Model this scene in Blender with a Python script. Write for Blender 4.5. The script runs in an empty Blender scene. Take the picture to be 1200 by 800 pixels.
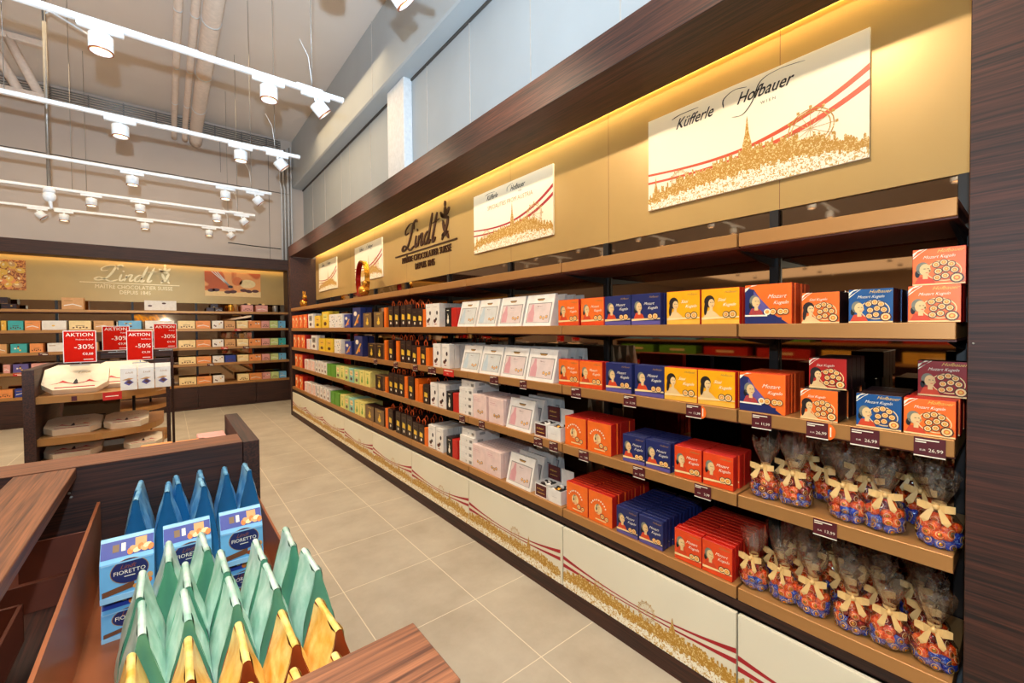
import bpy, math, random
from mathutils import Vector, Matrix
from mathutils.noise import noise as mnoise
PI = math.pi
sc = bpy.context.scene
COL = sc.collection
random.seed(7)

# ------------------------------------------------------------------ camera, light, exposure
F_PX, YAW, PITCH, ROLL, CY = 498.686, 0.680856, 0.0201225, 0.00894809, 392.067
cam_d = bpy.data.cameras.new('camera'); cam = bpy.data.objects.new('camera', cam_d); COL.objects.link(cam)
cam_d.sensor_width = 36.0; cam_d.sensor_fit = 'HORIZONTAL'; cam_d.lens = F_PX / 1200 * 36
cam_d.shift_y = -(400 - CY) / 1200; cam_d.clip_start = 0.03; cam_d.clip_end = 100
fw = Vector((math.sin(YAW) * math.cos(PITCH), math.cos(YAW) * math.cos(PITCH), -math.sin(PITCH)))
rt = Vector((math.cos(YAW), -math.sin(YAW), 0)); dn = fw.cross(rt)
c_, s_ = math.cos(ROLL), math.sin(ROLL)
R2 = c_ * rt + s_ * dn; D2 = -s_ * rt + c_ * dn
M = Matrix((R2, -D2, -fw)).transposed().to_4x4(); M.translation = Vector((0, 0, 1.68))
cam.matrix_world = M
sc.camera = cam
sc.view_settings.view_transform = 'Standard'; sc.view_settings.look = 'None'
sc.view_settings.gamma = 1.0; sc.view_settings.exposure = 0.0; sc.view_settings.use_curve_mapping = False

world = bpy.data.worlds.new('world'); sc.world = world; world.use_nodes = True
world.node_tree.nodes['Background'].inputs[0].default_value = (0.9, 0.92, 1, 1)
world.node_tree.nodes['Background'].inputs[1].default_value = 0.1

def lamp(name, kind, loc, power, color, size=0.1, target=None, spot=None, parent=None, sy=None, blend=0.6):
    d = bpy.data.lights.new(name, kind); o = bpy.data.objects.new(name, d); COL.objects.link(o)
    d.energy = power; d.color = color
    if kind == 'AREA':
        d.size = size
        if sy: d.shape = 'RECTANGLE'; d.size_y = sy
    else: d.shadow_soft_size = size
    if spot: d.spot_size = spot; d.spot_blend = blend
    o.location = loc
    if target is not None:
        o.rotation_euler = (Vector(target) - Vector(loc)).to_track_quat('-Z', 'Y').to_euler()
    if parent: o.parent = parent
    return o
WARM = (1.0, 0.80, 0.56); COOL = (0.64, 0.84, 1.0)
FPOS = (-0.045, -0.02, 1.945)                                   # the flash on top of the camera, head tilted up
lamp('flash_up', 'SPOT', FPOS, 1500, COOL, 0.02, target=(-0.25, 0.62, 2.85), spot=math.radians(134), blend=.55)
lamp('flash_direct', 'POINT', FPOS, 80, COOL, 0.02)
lamp('fill_near', 'AREA', (-0.6, 1.2, 5.9), 62, (1.0, 0.88, 0.72), 3.5, target=(-0.2, 1.2, 0), sy=5.0)  # added soft overhead fill for the near aisle, no fixture behind it
lamp('fill_far', 'AREA', (-0.6, 7.6, 5.4), 160, (1.0, 0.75, 0.44), 3.5, target=(-0.2, 7.6, 0), sy=6.0)  # added warm fill over the far end, not an actual shop lamp
lamp('fill_side', 'AREA', (-12.5, 3.0, 3.5), 170, (1.0, 0.80, 0.56), 4, target=(-12.5, 3.0, 0), sy=10.0)  # invented area lamp that brightens the side hall for the mirrors
lamp('fill_left', 'AREA', (-4.4, 3.0, 5.2), 60, (1.0, 0.84, 0.62), 2.5, target=(-4.4, 3.0, 0), sy=9.0)  # extra fill above the left shelving, stands for no real fitting

# ------------------------------------------------------------------ materials
MATS = {}
def srgb(r, g, b):
    f = lambda v: ((v / 255 + 0.055) / 1.055) ** 2.4 if v > 10.3 else v / 255 / 12.92
    return (f(r), f(g), f(b), 1)
def nd(t, n): return t.nodes.new(n)
def base_mat(name):
    m = bpy.data.materials.new(name); m.use_nodes = True; MATS[name] = m
    return m, m.node_tree, m.node_tree.nodes['Principled BSDF']
def mat(name, rgb, rough=0.5, metal=0.0, var=0.06, scale=20, emit=0, coat=0, spec=0.5):
    m, t, b = base_mat(name)
    c = srgb(*rgb)
    n = nd(t, 'ShaderNodeTexNoise'); n.inputs['Scale'].default_value = scale
    g = nd(t, 'ShaderNodeNewGeometry'); t.links.new(g.outputs['Position'], n.inputs['Vector'])
    r = nd(t, 'ShaderNodeValToRGB'); r.color_ramp.elements[0].position = .3; r.color_ramp.elements[1].position = .7
    r.color_ramp.elements[0].color = tuple(v * (1 - var) for v in c[:3]) + (1,)
    r.color_ramp.elements[1].color = tuple(min(1, v * (1 + var)) for v in c[:3]) + (1,)
    t.links.new(n.outputs['Fac'], r.inputs['Fac']); t.links.new(r.outputs['Color'], b.inputs['Base Color'])
    b.inputs['Roughness'].default_value = rough; b.inputs['Metallic'].default_value = metal
    b.inputs['Coat Weight'].default_value = coat; b.inputs['Specular IOR Level'].default_value = spec
    if emit:
        b.inputs['Emission Color'].default_value = c; b.inputs['Emission Strength'].default_value = emit
    return m
def wood(name, dark, light, axis, rough=0.42, scale=1.0):
    m, t, b = base_mat(name)
    g = nd(t, 'ShaderNodeNewGeometry'); mp = nd(t, 'ShaderNodeMapping')
    s = [85 * scale] * 3; s[axis] = 1.6 * scale; mp.inputs['Scale'].default_value = s
    t.links.new(g.outputs['Position'], mp.inputs['Vector'])
    n = nd(t, 'ShaderNodeTexNoise'); n.inputs['Scale'].default_value = 1.0; n.inputs['Detail'].default_value = 6; n.inputs['Roughness'].default_value = .65
    n.inputs['Distortion'].default_value = .25
    t.links.new(mp.outputs['Vector'], n.inputs['Vector'])
    mp2 = nd(t, 'ShaderNodeMapping'); s2 = [190 * scale] * 3; s2[axis] = 5 * scale; mp2.inputs['Scale'].default_value = s2
    t.links.new(g.outputs['Position'], mp2.inputs['Vector'])
    n2 = nd(t, 'ShaderNodeTexNoise'); n2.inputs['Scale'].default_value = 1.0; n2.inputs['Detail'].default_value = 3
    t.links.new(mp2.outputs['Vector'], n2.inputs['Vector'])
    mx = nd(t, 'ShaderNodeMath'); mx.operation = 'MULTIPLY_ADD'; mx.inputs[1].default_value = .4
    sb = nd(t, 'ShaderNodeMath'); sb.operation = 'MULTIPLY'; sb.inputs[1].default_value = .6
    t.links.new(n.outputs['Fac'], sb.inputs[0]); t.links.new(n2.outputs['Fac'], mx.inputs[0]); t.links.new(sb.outputs[0], mx.inputs[2])
    r = nd(t, 'ShaderNodeValToRGB'); e = r.color_ramp.elements
    e[0].position = .40; e[0].color = srgb(*dark); e[1].position = .64; e[1].color = srgb(*light)
    t.links.new(mx.outputs[0], r.inputs['Fac']); t.links.new(r.outputs['Color'], b.inputs['Base Color'])
    b.inputs['Roughness'].default_value = rough
    bp = nd(t, 'ShaderNodeBump'); bp.inputs['Strength'].default_value = .12; bp.inputs['Distance'].default_value = .002
    t.links.new(mx.outputs[0], bp.inputs['Height']); t.links.new(bp.outputs['Normal'], b.inputs['Normal'])
    return m
wood('wood_x', (26, 12, 9), (80, 41, 28), 0, .58)
wood('wood_y', (26, 12, 9), (80, 41, 28), 1, .58)
wood('oak_y', (70, 36, 20), (146, 88, 54), 1, .45)
wood('oak_x', (74, 38, 22), (152, 92, 58), 0, .45)
def floor_mat():
    m, t, b = base_mat('floor_tile')
    g = nd(t, 'ShaderNodeNewGeometry'); sp = nd(t, 'ShaderNodeSeparateXYZ'); t.links.new(g.outputs['Position'], sp.inputs[0])
    def grout(out, off, per):
        a = nd(t, 'ShaderNodeMath'); a.operation = 'SUBTRACT'; a.inputs[1].default_value = off; t.links.new(out, a.inputs[0])
        d = nd(t, 'ShaderNodeMath'); d.operation = 'DIVIDE'; d.inputs[1].default_value = per; t.links.new(a.outputs[0], d.inputs[0])
        f = nd(t, 'ShaderNodeMath'); f.operation = 'FRACT'; t.links.new(d.outputs[0], f.inputs[0])
        l = nd(t, 'ShaderNodeMath'); l.operation = 'LESS_THAN'; l.inputs[1].default_value = .0085; t.links.new(f.outputs[0], l.inputs[0])
        return l.outputs[0]
    gx = grout(sp.outputs['X'], 1.441 - 6.05, .605); gy = grout(sp.outputs['Y'], 2.16 - 5.93, .593)
    mxm = nd(t, 'ShaderNodeMath'); mxm.operation = 'MAXIMUM'; t.links.new(gx, mxm.inputs[0]); t.links.new(gy, mxm.inputs[1])
    n = nd(t, 'ShaderNodeTexNoise'); n.inputs['Scale'].default_value = 2.6; n.inputs['Detail'].default_value = 8; n.inputs['Roughness'].default_value = .62
    t.links.new(g.outputs['Position'], n.inputs['Vector'])
    r = nd(t, 'ShaderNodeValToRGB'); e = r.color_ramp.elements
    e[0].position = .3; e[0].color = srgb(166, 153, 134); e[1].position = .72; e[1].color = srgb(192, 181, 162)
    t.links.new(n.outputs['Fac'], r.inputs['Fac'])
    mx = nd(t, 'ShaderNodeMixRGB'); t.links.new(mxm.outputs[0], mx.inputs[0]); t.links.new(r.outputs['Color'], mx.inputs[1]); mx.inputs[2].default_value = srgb(226, 214, 190)
    t.links.new(mx.outputs[0], b.inputs['Base Color']); b.inputs['Roughness'].default_value = .42
floor_mat()
def speckle(name, ca, cb, thr, scale, rough=.5):
    m, t, b = base_mat(name)
    g = nd(t, 'ShaderNodeNewGeometry'); n = nd(t, 'ShaderNodeTexNoise'); n.inputs['Scale'].default_value = scale
    n.inputs['Detail'].default_value = 2; n.inputs['Distortion'].default_value = 1.2
    t.links.new(g.outputs['Position'], n.inputs['Vector'])
    r = nd(t, 'ShaderNodeValToRGB'); r.color_ramp.interpolation = 'LINEAR'; e = r.color_ramp.elements
    e[0].position = thr - .03; e[0].color = srgb(*ca); e[1].position = thr + .03; e[1].color = srgb(*cb)
    t.links.new(n.outputs['Fac'], r.inputs['Fac']); t.links.new(r.outputs['Color'], b.inputs['Base Color'])
    b.inputs['Roughness'].default_value = rough
speckle('skyline_gold', (186, 134, 40), (232, 206, 140), .57, 95)
speckle('skyline_foam', (204, 164, 84), (250, 243, 222), .46, 85)
speckle('foil_orange', (226, 60, 10), (255, 120, 40), .52, 130, .25)
speckle('foil_blue', (16, 50, 160), (90, 140, 230), .58, 130, .22)
def soft(name, ca, cb, scale, rough, metal=.0):
    m, t, b = base_mat(name)
    g = nd(t, 'ShaderNodeNewGeometry'); n = nd(t, 'ShaderNodeTexNoise'); n.inputs['Scale'].default_value = scale; n.inputs['Detail'].default_value = 4
    t.links.new(g.outputs['Position'], n.inputs['Vector']); r = nd(t, 'ShaderNodeValToRGB'); e = r.color_ramp.elements
    e[0].position = .34; e[0].color = srgb(*ca); e[1].position = .68; e[1].color = srgb(*cb)
    t.links.new(n.outputs['Fac'], r.inputs['Fac']); t.links.new(r.outputs['Color'], b.inputs['Base Color']); b.inputs['Roughness'].default_value = rough; b.inputs['Metallic'].default_value = metal
    n2 = nd(t, 'ShaderNodeTexNoise'); n2.inputs['Scale'].default_value = 38; t.links.new(g.outputs['Position'], n2.inputs['Vector'])
    bp = nd(t, 'ShaderNodeBump'); bp.inputs['Strength'].default_value = .35; bp.inputs['Distance'].default_value = .006
    t.links.new(n2.outputs['Fac'], bp.inputs['Height']); t.links.new(bp.outputs['Normal'], b.inputs['Normal'])
soft('gold_print', (228, 170, 66), (250, 222, 140), 26, .33, .15); soft('mint_foil', (160, 206, 188), (224, 240, 230), 20, .3, .25); soft('blue_foil', (60, 142, 200), (158, 210, 238), 22, .3, .2)
speckle('nuts_brown', (150, 70, 20), (224, 150, 70), .5, 30)
speckle('praline_bg', (206, 96, 34), (246, 168, 96), .5, 1.6)
def mirror_mat():
    m, t, b = base_mat('bronze_mirror')
    b.inputs['Base Color'].default_value = (.31, .20, .115, 1); b.inputs['Metallic'].default_value = 1; b.inputs['Roughness'].default_value = .03
mirror_mat()
def film_mat():
    m, t, b = base_mat('clear_film'); t.nodes.remove(b)
    out = [x for x in t.nodes if x.type == 'OUTPUT_MATERIAL'][0]
    tr = nd(t, 'ShaderNodeBsdfTransparent'); tr.inputs[0].default_value = (.97, .95, .92, 1)
    gl = nd(t, 'ShaderNodeBsdfGlossy'); gl.inputs['Roughness'].default_value = .12; gl.inputs[0].default_value = (.95, .92, .88, 1)
    mx = nd(t, 'ShaderNodeMixShader'); lw = nd(t, 'ShaderNodeLayerWeight'); lw.inputs[0].default_value = .32
    g = nd(t, 'ShaderNodeNewGeometry'); n = nd(t, 'ShaderNodeTexNoise'); n.inputs['Scale'].default_value = 55; n.inputs['Detail'].default_value = 3; n.inputs['Distortion'].default_value = .8
    t.links.new(g.outputs['Position'], n.inputs['Vector'])
    bp = nd(t, 'ShaderNodeBump'); bp.inputs['Strength'].default_value = .9; bp.inputs['Distance'].default_value = .01
    t.links.new(n.outputs['Fac'], bp.inputs['Height']); t.links.new(bp.outputs['Normal'], gl.inputs['Normal']); t.links.new(bp.outputs['Normal'], lw.inputs['Normal'])
    md = nd(t, 'ShaderNodeMath'); md.operation = 'MULTIPLY_ADD'; md.inputs[1].default_value = .62; md.inputs[2].default_value = .05
    t.links.new(lw.outputs['Facing'], md.inputs[0]); t.links.new(md.outputs[0], mx.inputs[0])
    t.links.new(tr.outputs[0], mx.inputs[1]); t.links.new(gl.outputs[0], mx.inputs[2]); t.links.new(mx.outputs[0], out.inputs[0])
film_mat()
for args in [
 ('wall_white', (184, 189, 192), .8, 0, .03, 1.5), ('wall_tan', (208, 192, 180), .85, 0, .03, 1.5), ('ceiling_paint', (236, 226, 218), .85, 0, .03, .8),
 ('pipe_tan', (232, 212, 196), .6), ('joint_dark', (80, 74, 70), .7), ('white_paint', (235, 236, 238), .4),
 ('metal_grey', (150, 146, 142), .35, .6), ('cable_dark', (60, 56, 54), .6),
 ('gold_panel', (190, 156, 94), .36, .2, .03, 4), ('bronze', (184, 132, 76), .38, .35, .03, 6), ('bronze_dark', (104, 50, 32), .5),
 ('copper_tray', (166, 96, 58), .33, .45, .05, 6), ('black_metal', (22, 18, 18), .45), ('black', (12, 10, 12), .5),
 ('cream_panel', (232, 224, 200), .45, 0, .03, 2), ('poster_white', (250, 240, 214), .45, 0, .03, 1.5), ('ribbon_red', (170, 22, 34), .45), ('ribbon_orange', (206, 74, 34), .45),
 ('letter_bronze', (74, 40, 18), .35, .5), ('letter_gold', (236, 206, 150), .3, .3), ('ink', (22, 14, 12), .5), ('ink_gold', (176, 132, 70), .5),
 ('box_orange', (246, 112, 34), .38), ('box_redorange', (230, 74, 28), .38), ('box_navy', (34, 42, 96), .38), ('box_blue', (20, 82, 142), .38), ('box_yellow', (252, 172, 14), .38),
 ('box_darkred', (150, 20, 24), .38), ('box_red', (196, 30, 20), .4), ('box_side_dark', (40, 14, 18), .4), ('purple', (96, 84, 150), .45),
 ('skin', (236, 196, 136), .5), ('wig', (128, 126, 108), .5), ('hair', (34, 18, 14), .5), ('coat_red', (214, 70, 30), .5), ('print_white', (250, 240, 216), .5),
 ('choc', (88, 38, 20), .4), ('nut_gold', (240, 196, 90), .4), ('choc_orange', (230, 120, 40), .4), ('print_cream', (252, 214, 150), .5),
 ('card_white', (240, 234, 226), .5), ('card_grey', (196, 190, 184), .5), ('card_pink', (240, 210, 202), .5), ('bottle_pink', (216, 156, 158), .4), ('bottle_blue', (190, 204, 210), .4), ('window_pale', (222, 202, 196), .35), ('window_grey', (212, 212, 208), .35),
 ('dark_pack', (44, 22, 18), .4), ('label_yellow', (238, 196, 60), .4), ('orange_card', (236, 110, 16), .4), ('ribbon_strap', (238, 96, 30), .45), ('brown_pack', (120, 92, 60), .4),
 ('gold_foil', (222, 160, 60), .22, .8), ('red_foil', (150, 20, 10), .22, .6), ('navy_pack', (40, 50, 110), .4), ('yellow_pack', (240, 200, 50), .4), ('green_pack', (98, 160, 52), .4),
 ('pale_green', (200, 216, 140), .45), ('pale_teal', (150, 206, 190), .45), ('pale_yellow', (236, 222, 130), .45), ('tag_maroon', (84, 22, 30), .45), ('tag_red', (206, 34, 26), .45),
 ('sign_red', (204, 26, 10), .8, 0, .03, 20, 0, 0, .1), ('bow', (222, 182, 118), .35), ('teal_box', (60, 170, 170), .45), ('cream_box', (250, 220, 160), .45), ('tan_box', (214, 160, 100), .45), ('orange_box', (238, 150, 80), .45),
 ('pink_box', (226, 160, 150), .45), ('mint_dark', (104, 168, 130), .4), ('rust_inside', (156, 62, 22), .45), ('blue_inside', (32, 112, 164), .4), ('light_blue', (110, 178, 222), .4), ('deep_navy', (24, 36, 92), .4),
 ('royal', (44, 62, 150), .4), ('brown_band', (110, 66, 40), .4), ('green_band', (130, 136, 60), .4), ('skyblue_edge', (150, 200, 232), .4), ('sticker', (236, 222, 206), .5), ('gold_plain', (240, 184, 70), .35), ('octo_cream', (226, 206, 176), .5)]:
    mat(*args)
mat('lens_glow', (255, 214, 160), .3, emit=6); mat('led_strip', (255, 196, 84), .3, emit=5.5); mat('neon_yellow', (255, 196, 40), .3, emit=2.5)

# ------------------------------------------------------------------ mesh builder
class MB:
    def __init__(s): s.v = []; s.f = []; s.m = []; s.sm = []; s.mats = []
    def mi(s, m):
        if m not in s.mats: s.mats.append(m)
        return s.mats.index(m)
    def add(s, vs, fs, m, smooth=False):
        o = len(s.v); s.v += [tuple(v) for v in vs]; k = s.mi(m)
        for f in fs: s.f.append(tuple(i + o for i in f)); s.m.append(k); s.sm.append(smooth)
    def box(s, x0, x1, y0, y1, z0, z1, m, b=0):
        if b <= 0:
            vs = [(x, y, z) for x in (x0, x1) for y in (y0, y1) for z in (z0, z1)]
            s.add(vs, [(0, 1, 3, 2), (4, 6, 7, 5), (0, 4, 5, 1), (2, 3, 7, 6), (0, 2, 6, 4), (1, 5, 7, 3)], m); return
        b = min(b, (x1 - x0) * .45, (y1 - y0) * .45, (z1 - z0) * .45)
        import bmesh
        bm = bmesh.new(); bmesh.ops.create_cube(bm, size=1)
        for v in bm.verts: v.co = Vector(((x0 + x1) / 2 + v.co.x * (x1 - x0), (y0 + y1) / 2 + v.co.y * (y1 - y0), (z0 + z1) / 2 + v.co.z * (z1 - z0)))
        bmesh.ops.bevel(bm, geom=bm.edges[:], offset=b, segments=1, affect='EDGES'); bm.verts.index_update()
        s.add([v.co[:] for v in bm.verts], [[v.index for v in f.verts] for f in bm.faces], m); bm.free()
    def prism(s, pts, axis, a0, a1, m, smooth=False):   # pts 2D polygon in the other two axes
        def P(p, a):
            q = [p[0], p[1]]; q.insert(axis, a); return q
        n = len(pts); vs = [P(p, a0) for p in pts] + [P(p, a1) for p in pts]
        s.add(vs, [tuple(range(n))[::-1], tuple(range(n, 2 * n))] , m)
        s.add(vs, [(i, (i + 1) % n, n + (i + 1) % n, n + i) for i in range(n)], m, smooth)
    def tube(s, pts, r, m, seg=8, close=True):
        rings = []; pts = [Vector(p) for p in pts]; rs = r if isinstance(r, (list, tuple)) else [r] * len(pts)
        up = None
        for i, p in enumerate(pts):
            d = (pts[min(i + 1, len(pts) - 1)] - pts[max(i - 1, 0)]).normalized()
            a = Vector((0, 0, 1)) if abs(d.z) < .9 else Vector((1, 0, 0))
            if up is not None: a = up
            u = d.cross(a)
            if u.length < 1e-4: u = d.cross(Vector((1, 0, 0)))
            u.normalize(); w = u.cross(d).normalized(); up = w
            rings.append([p + rs[i] * (math.cos(2 * PI * k / seg) * u + math.sin(2 * PI * k / seg) * w) for k in range(seg)])
        vs = [v for q in rings for v in q]; fs = []
        for i in range(len(pts) - 1):
            for k in range(seg):
                a = i * seg + k; b = i * seg + (k + 1) % seg; fs.append((a, b, b + seg, a + seg))
        if close: fs += [tuple(range(seg))[::-1], tuple(range(len(vs) - seg, len(vs)))]
        s.add(vs, fs, m, True)
    def lathe(s, prof, m, seg=20, c=(0, 0, 0), axis=2):
        vs = []
        for r, z in prof:
            for k in range(seg):
                a = 2 * PI * k / seg; q = [r * math.cos(a), r * math.sin(a), z]
                if axis == 0: q = [z, q[0], q[1]]
                if axis == 1: q = [q[0], z, q[1]]
                vs.append((q[0] + c[0], q[1] + c[1], q[2] + c[2]))
        fs = [(i * seg + k, i * seg + (k + 1) % seg, (i + 1) * seg + (k + 1) % seg, (i + 1) * seg + k) for i in range(len(prof) - 1) for k in range(seg)]
        s.add(vs, fs, m, True)
    def ball(s, c, r, m, seg=10, rings=6, sc_=(1, 1, 1)):
        vs = [(c[0], c[1], c[2] + r * sc_[2])]
        for i in range(1, rings):
            a = PI * i / rings
            for k in range(seg): vs.append((c[0] + r * sc_[0] * math.sin(a) * math.cos(2 * PI * k / seg), c[1] + r * sc_[1] * math.sin(a) * math.sin(2 * PI * k / seg), c[2] + r * sc_[2] * math.cos(a)))
        vs.append((c[0], c[1], c[2] - r * sc_[2])); L = len(vs) - 1
        fs = [(0, 1 + k, 1 + (k + 1) % seg) for k in range(seg)] + [(L, L - seg + (k + 1) % seg, L - seg + k) for k in range(seg)]
        for i in range(rings - 2):
            for k in range(seg): a = 1 + i * seg + k; b = 1 + i * seg + (k + 1) % seg; fs.append((a, a + seg, b + seg, b))
        s.add(vs, fs, m, True)
    # flat print on a plane: frame = (origin, u, v, n)
    def poly(s, fr, pts, m, layer=1, th=0):
        O, u, v, n = fr; e = layer * .0005
        top = [O + u * p[0] + v * p[1] + n * (e + th) for p in pts]; k = len(pts)
        s.add(top, [tuple(range(k))], m)
        if th:
            bot = [O + u * p[0] + v * p[1] + n * e for p in pts]
            s.add(top + bot, [(i, k + i, k + (i + 1) % k, (i + 1) % k) for i in range(k)], m)
    def ell(s, fr, cx, cz, rx, rz, m, layer=1, n=14, rot=0, th=0):
        c, q = math.cos(rot), math.sin(rot)
        s.poly(fr, [(cx + rx * math.cos(2 * PI * i / n) * c - rz * math.sin(2 * PI * i / n) * q, cz + rx * math.cos(2 * PI * i / n) * q + rz * math.sin(2 * PI * i / n) * c) for i in range(n)], m, layer, th)
    def rect(s, fr, x0, z0, x1, z1, m, layer=1, th=0): s.poly(fr, [(x0, z0), (x1, z0), (x1, z1), (x0, z1)], m, layer, th)
    def stroke(s, fr, pts, w, m, layer=1, th=0, calli=True, sub=6):
        P = [Vector((p[0], p[1])) for p in pts]; Q = []
        for i in range(len(P) - 1):
            p0, p1, p2, p3 = P[max(i - 1, 0)], P[i], P[i + 1], P[min(i + 2, len(P) - 1)]
            for k in range(sub):
                t = k / sub; Q.append(.5 * ((2 * p1) + (-p0 + p2) * t + (2 * p0 - 5 * p1 + 4 * p2 - p3) * t * t + (-p0 + 3 * p1 - 3 * p2 + p3) * t ** 3))
        Q.append(P[-1]); L = []; R = []
        for i, q in enumerate(Q):
            d = Q[min(i + 1, len(Q) - 1)] - Q[max(i - 1, 0)]
            if d.length < 1e-7: d = Vector((1, 0))
            d.normalize(); nn = Vector((-d.y, d.x)); ww = w * (.35 + .65 * abs(d.y)) if calli else w
            if calli: ww *= min(1, .4 + min(i, len(Q) - 1 - i) * .25)
            L.append(q + nn * ww / 2); R.append(q - nn * ww / 2)
        for i in range(len(Q) - 1): s.poly(fr, [R[i], R[i + 1], L[i + 1], L[i]], m, layer, th)
    def text(s, fr, txt, size, x, z, m, layer=1, shear=0, align='LEFT', th=0, sx=1):
        vs, fs = text_mesh(txt, shear, align); O, u, v, n = fr; e = layer * .0005
        top = [O + u * (x + a * size * sx) + v * (z + b * size) + n * (e + th) for a, b in vs]
        s.add(top, fs, m)
        if th:
            cnt = {}
            for f in fs:
                for i in range(len(f)):
                    a, b = f[i], f[(i + 1) % len(f)]; cnt[(a, b)] = 1
            k = len(top); bot = [O + u * (x + a * size * sx) + v * (z + b * size) + n * e for a, b in vs]
            s.add(top + bot, [(b, a, a + k, b + k) for (a, b) in cnt if (b, a) not in cnt], m)
    def mesh(s, name):
        me = bpy.data.meshes.new(name); me.from_pydata(s.v, [], s.f); me.update()
        for k in s.mats: me.materials.append(MATS[k])
        me.polygons.foreach_set('material_index', s.m); me.polygons.foreach_set('use_smooth', s.sm); me.update()
        return me
    def obj(s, name, parent=None):
        o = bpy.data.objects.new(name, s.mesh(name)); COL.objects.link(o)
        if parent: o.parent = parent
        return o
_TX = {}
def text_mesh(txt, shear, align):
    k = (txt, shear, align)
    if k not in _TX:
        cu = bpy.data.curves.new('t', 'FONT'); cu.body = txt; cu.shear = shear; cu.align_x = align; cu.resolution_u = 2; cu.size = 1
        o = bpy.data.objects.new('t', cu); COL.objects.link(o)
        dg = bpy.context.evaluated_depsgraph_get(); me = bpy.data.meshes.new_from_object(o.evaluated_get(dg))
        _TX[k] = ([(v.co.x, v.co.y) for v in me.vertices], [tuple(p.vertices) for p in me.polygons])
        bpy.data.objects.remove(o); bpy.data.curves.remove(cu); bpy.data.meshes.remove(me)
    return _TX[k]
FR_FRONT = lambda w, y=0, z=0: (Vector((-w / 2, y, z)), Vector((1, 0, 0)), Vector((0, 0, 1)), Vector((0, -1, 0)))

def empty(name, loc=(0, 0, 0), rz=0):
    o = bpy.data.objects.new(name, None); COL.objects.link(o); o.location = loc; o.rotation_euler = (0, 0, rz); o.empty_display_size = .05
    return o
def tag(o, label, cat, group=None, kind=None):
    o['label'] = label; o['category'] = cat
    if group: o['group'] = group
    if kind: o['kind'] = kind
    return o
def struct(o): o['kind'] = 'structure'; return o
def copy_tree(o, parent=None):
    c = o.copy(); COL.objects.link(c); c.parent = parent
    for ch in list(o.children): copy_tree(ch, c)
    return c

# ------------------------------------------------------------------ room shell
mb = MB(); mb.box(-16, 2.9, -4, 11.8, -.1, 0, 'floor_tile'); struct(mb.obj('floor'))
mb = MB(); mb.box(-9, 2.9, -4.1, 11.8, 6.25, 6.35, 'ceiling_paint'); struct(mb.obj('ceiling'))
mb = MB(); mb.box(-16.1, 2.9, 11.6, 11.75, 0, 6.25, 'wall_tan')
mb.box(-6, 2.4, 11.592, 11.6, 4.95, 4.965, 'joint_dark'); mb.box(1.95, 1.956, 11.592, 11.6, 0, 5.9, 'joint_dark'); mb.box(1.0, 1.006, 11.592, 11.6, 5.2, 6.2, 'joint_dark')
struct(mb.obj('wall_back'))
mb = MB(); mb.box(2.71, 2.85, -4, 11.6, 0, 6.25, 'wall_white')
for y in (0.9, 2.0, 3.02, 4.05, 5.06, 6.2, 7.06, 8.1, 8.6, 9.7, 10.7): mb.box(2.704, 2.71, y, y + .012, 0, 5.12, 'card_grey')
mb.box(2.69, 2.71, -4, 11.6, 5.09, 5.12, 'joint_dark')
struct(mb.obj('wall_right'))
mb = MB(); mb.box(2.46, 2.71, -4, 11.6, 5.12, 6.25, 'wall_white', .02)
for y in (6.3,): mb.box(2.455, 2.46, y, y + .01, 5.12, 6.25, 'card_grey')
struct(mb.obj('trim_beam'))
mb = MB(); mb.box(2.58, 2.71, 5.50, 6.06, 0, 5.12, 'white_paint', .01); struct(mb.obj('trim_column'))
mb = MB(); mb.box(-16.1, -16, -4, 11.8, 0, 3.6, 'wall_tan'); struct(mb.obj('wall_left'))
mb = MB(); mb.box(-16, 2.9, -4.1, -4, 0, 6.25, 'wall_tan'); struct(mb.obj('wall_rear'))
mb = MB(); mb.box(-16, -8.9, -4, 11.6, 3.6, 3.7, 'ceiling_paint'); mb.box(-9, -8.9, -4, 11.6, 3.7, 6.25, 'wall_tan'); struct(mb.obj('ceiling_left'))
# three ceiling pipes with elbows into the back wall
for nm, x, r, lab in (('ceiling_pipe', .195, .048, 'thin pale pipe running under the ceiling, leftmost of three'), ('ceiling_pipe', .375, .05, 'thin pale pipe running under the ceiling, middle of three'), ('ceiling_pipe', .56, .112, 'thick pale pipe running under the ceiling, right of the thinner ones')):
    mb = MB(); z = 5.93
    pts = [(x, -3.5, z), (x, 11.1, z), (x, 11.3, z - .05), (x, 11.42, z - .17), (x, 11.56, z - .2)]
    mb.tube(pts, r, 'pipe_tan', 14)
    for y in (2, 4, 5.6, 7.2, 8.8, 10.2):
        mb.tube([(x, y, z), (x, y + .03, z)], r * 1.06, 'white_paint', 14)
    tag(mb.obj(nm), lab, 'pipe', 'ceiling pipes')
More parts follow.
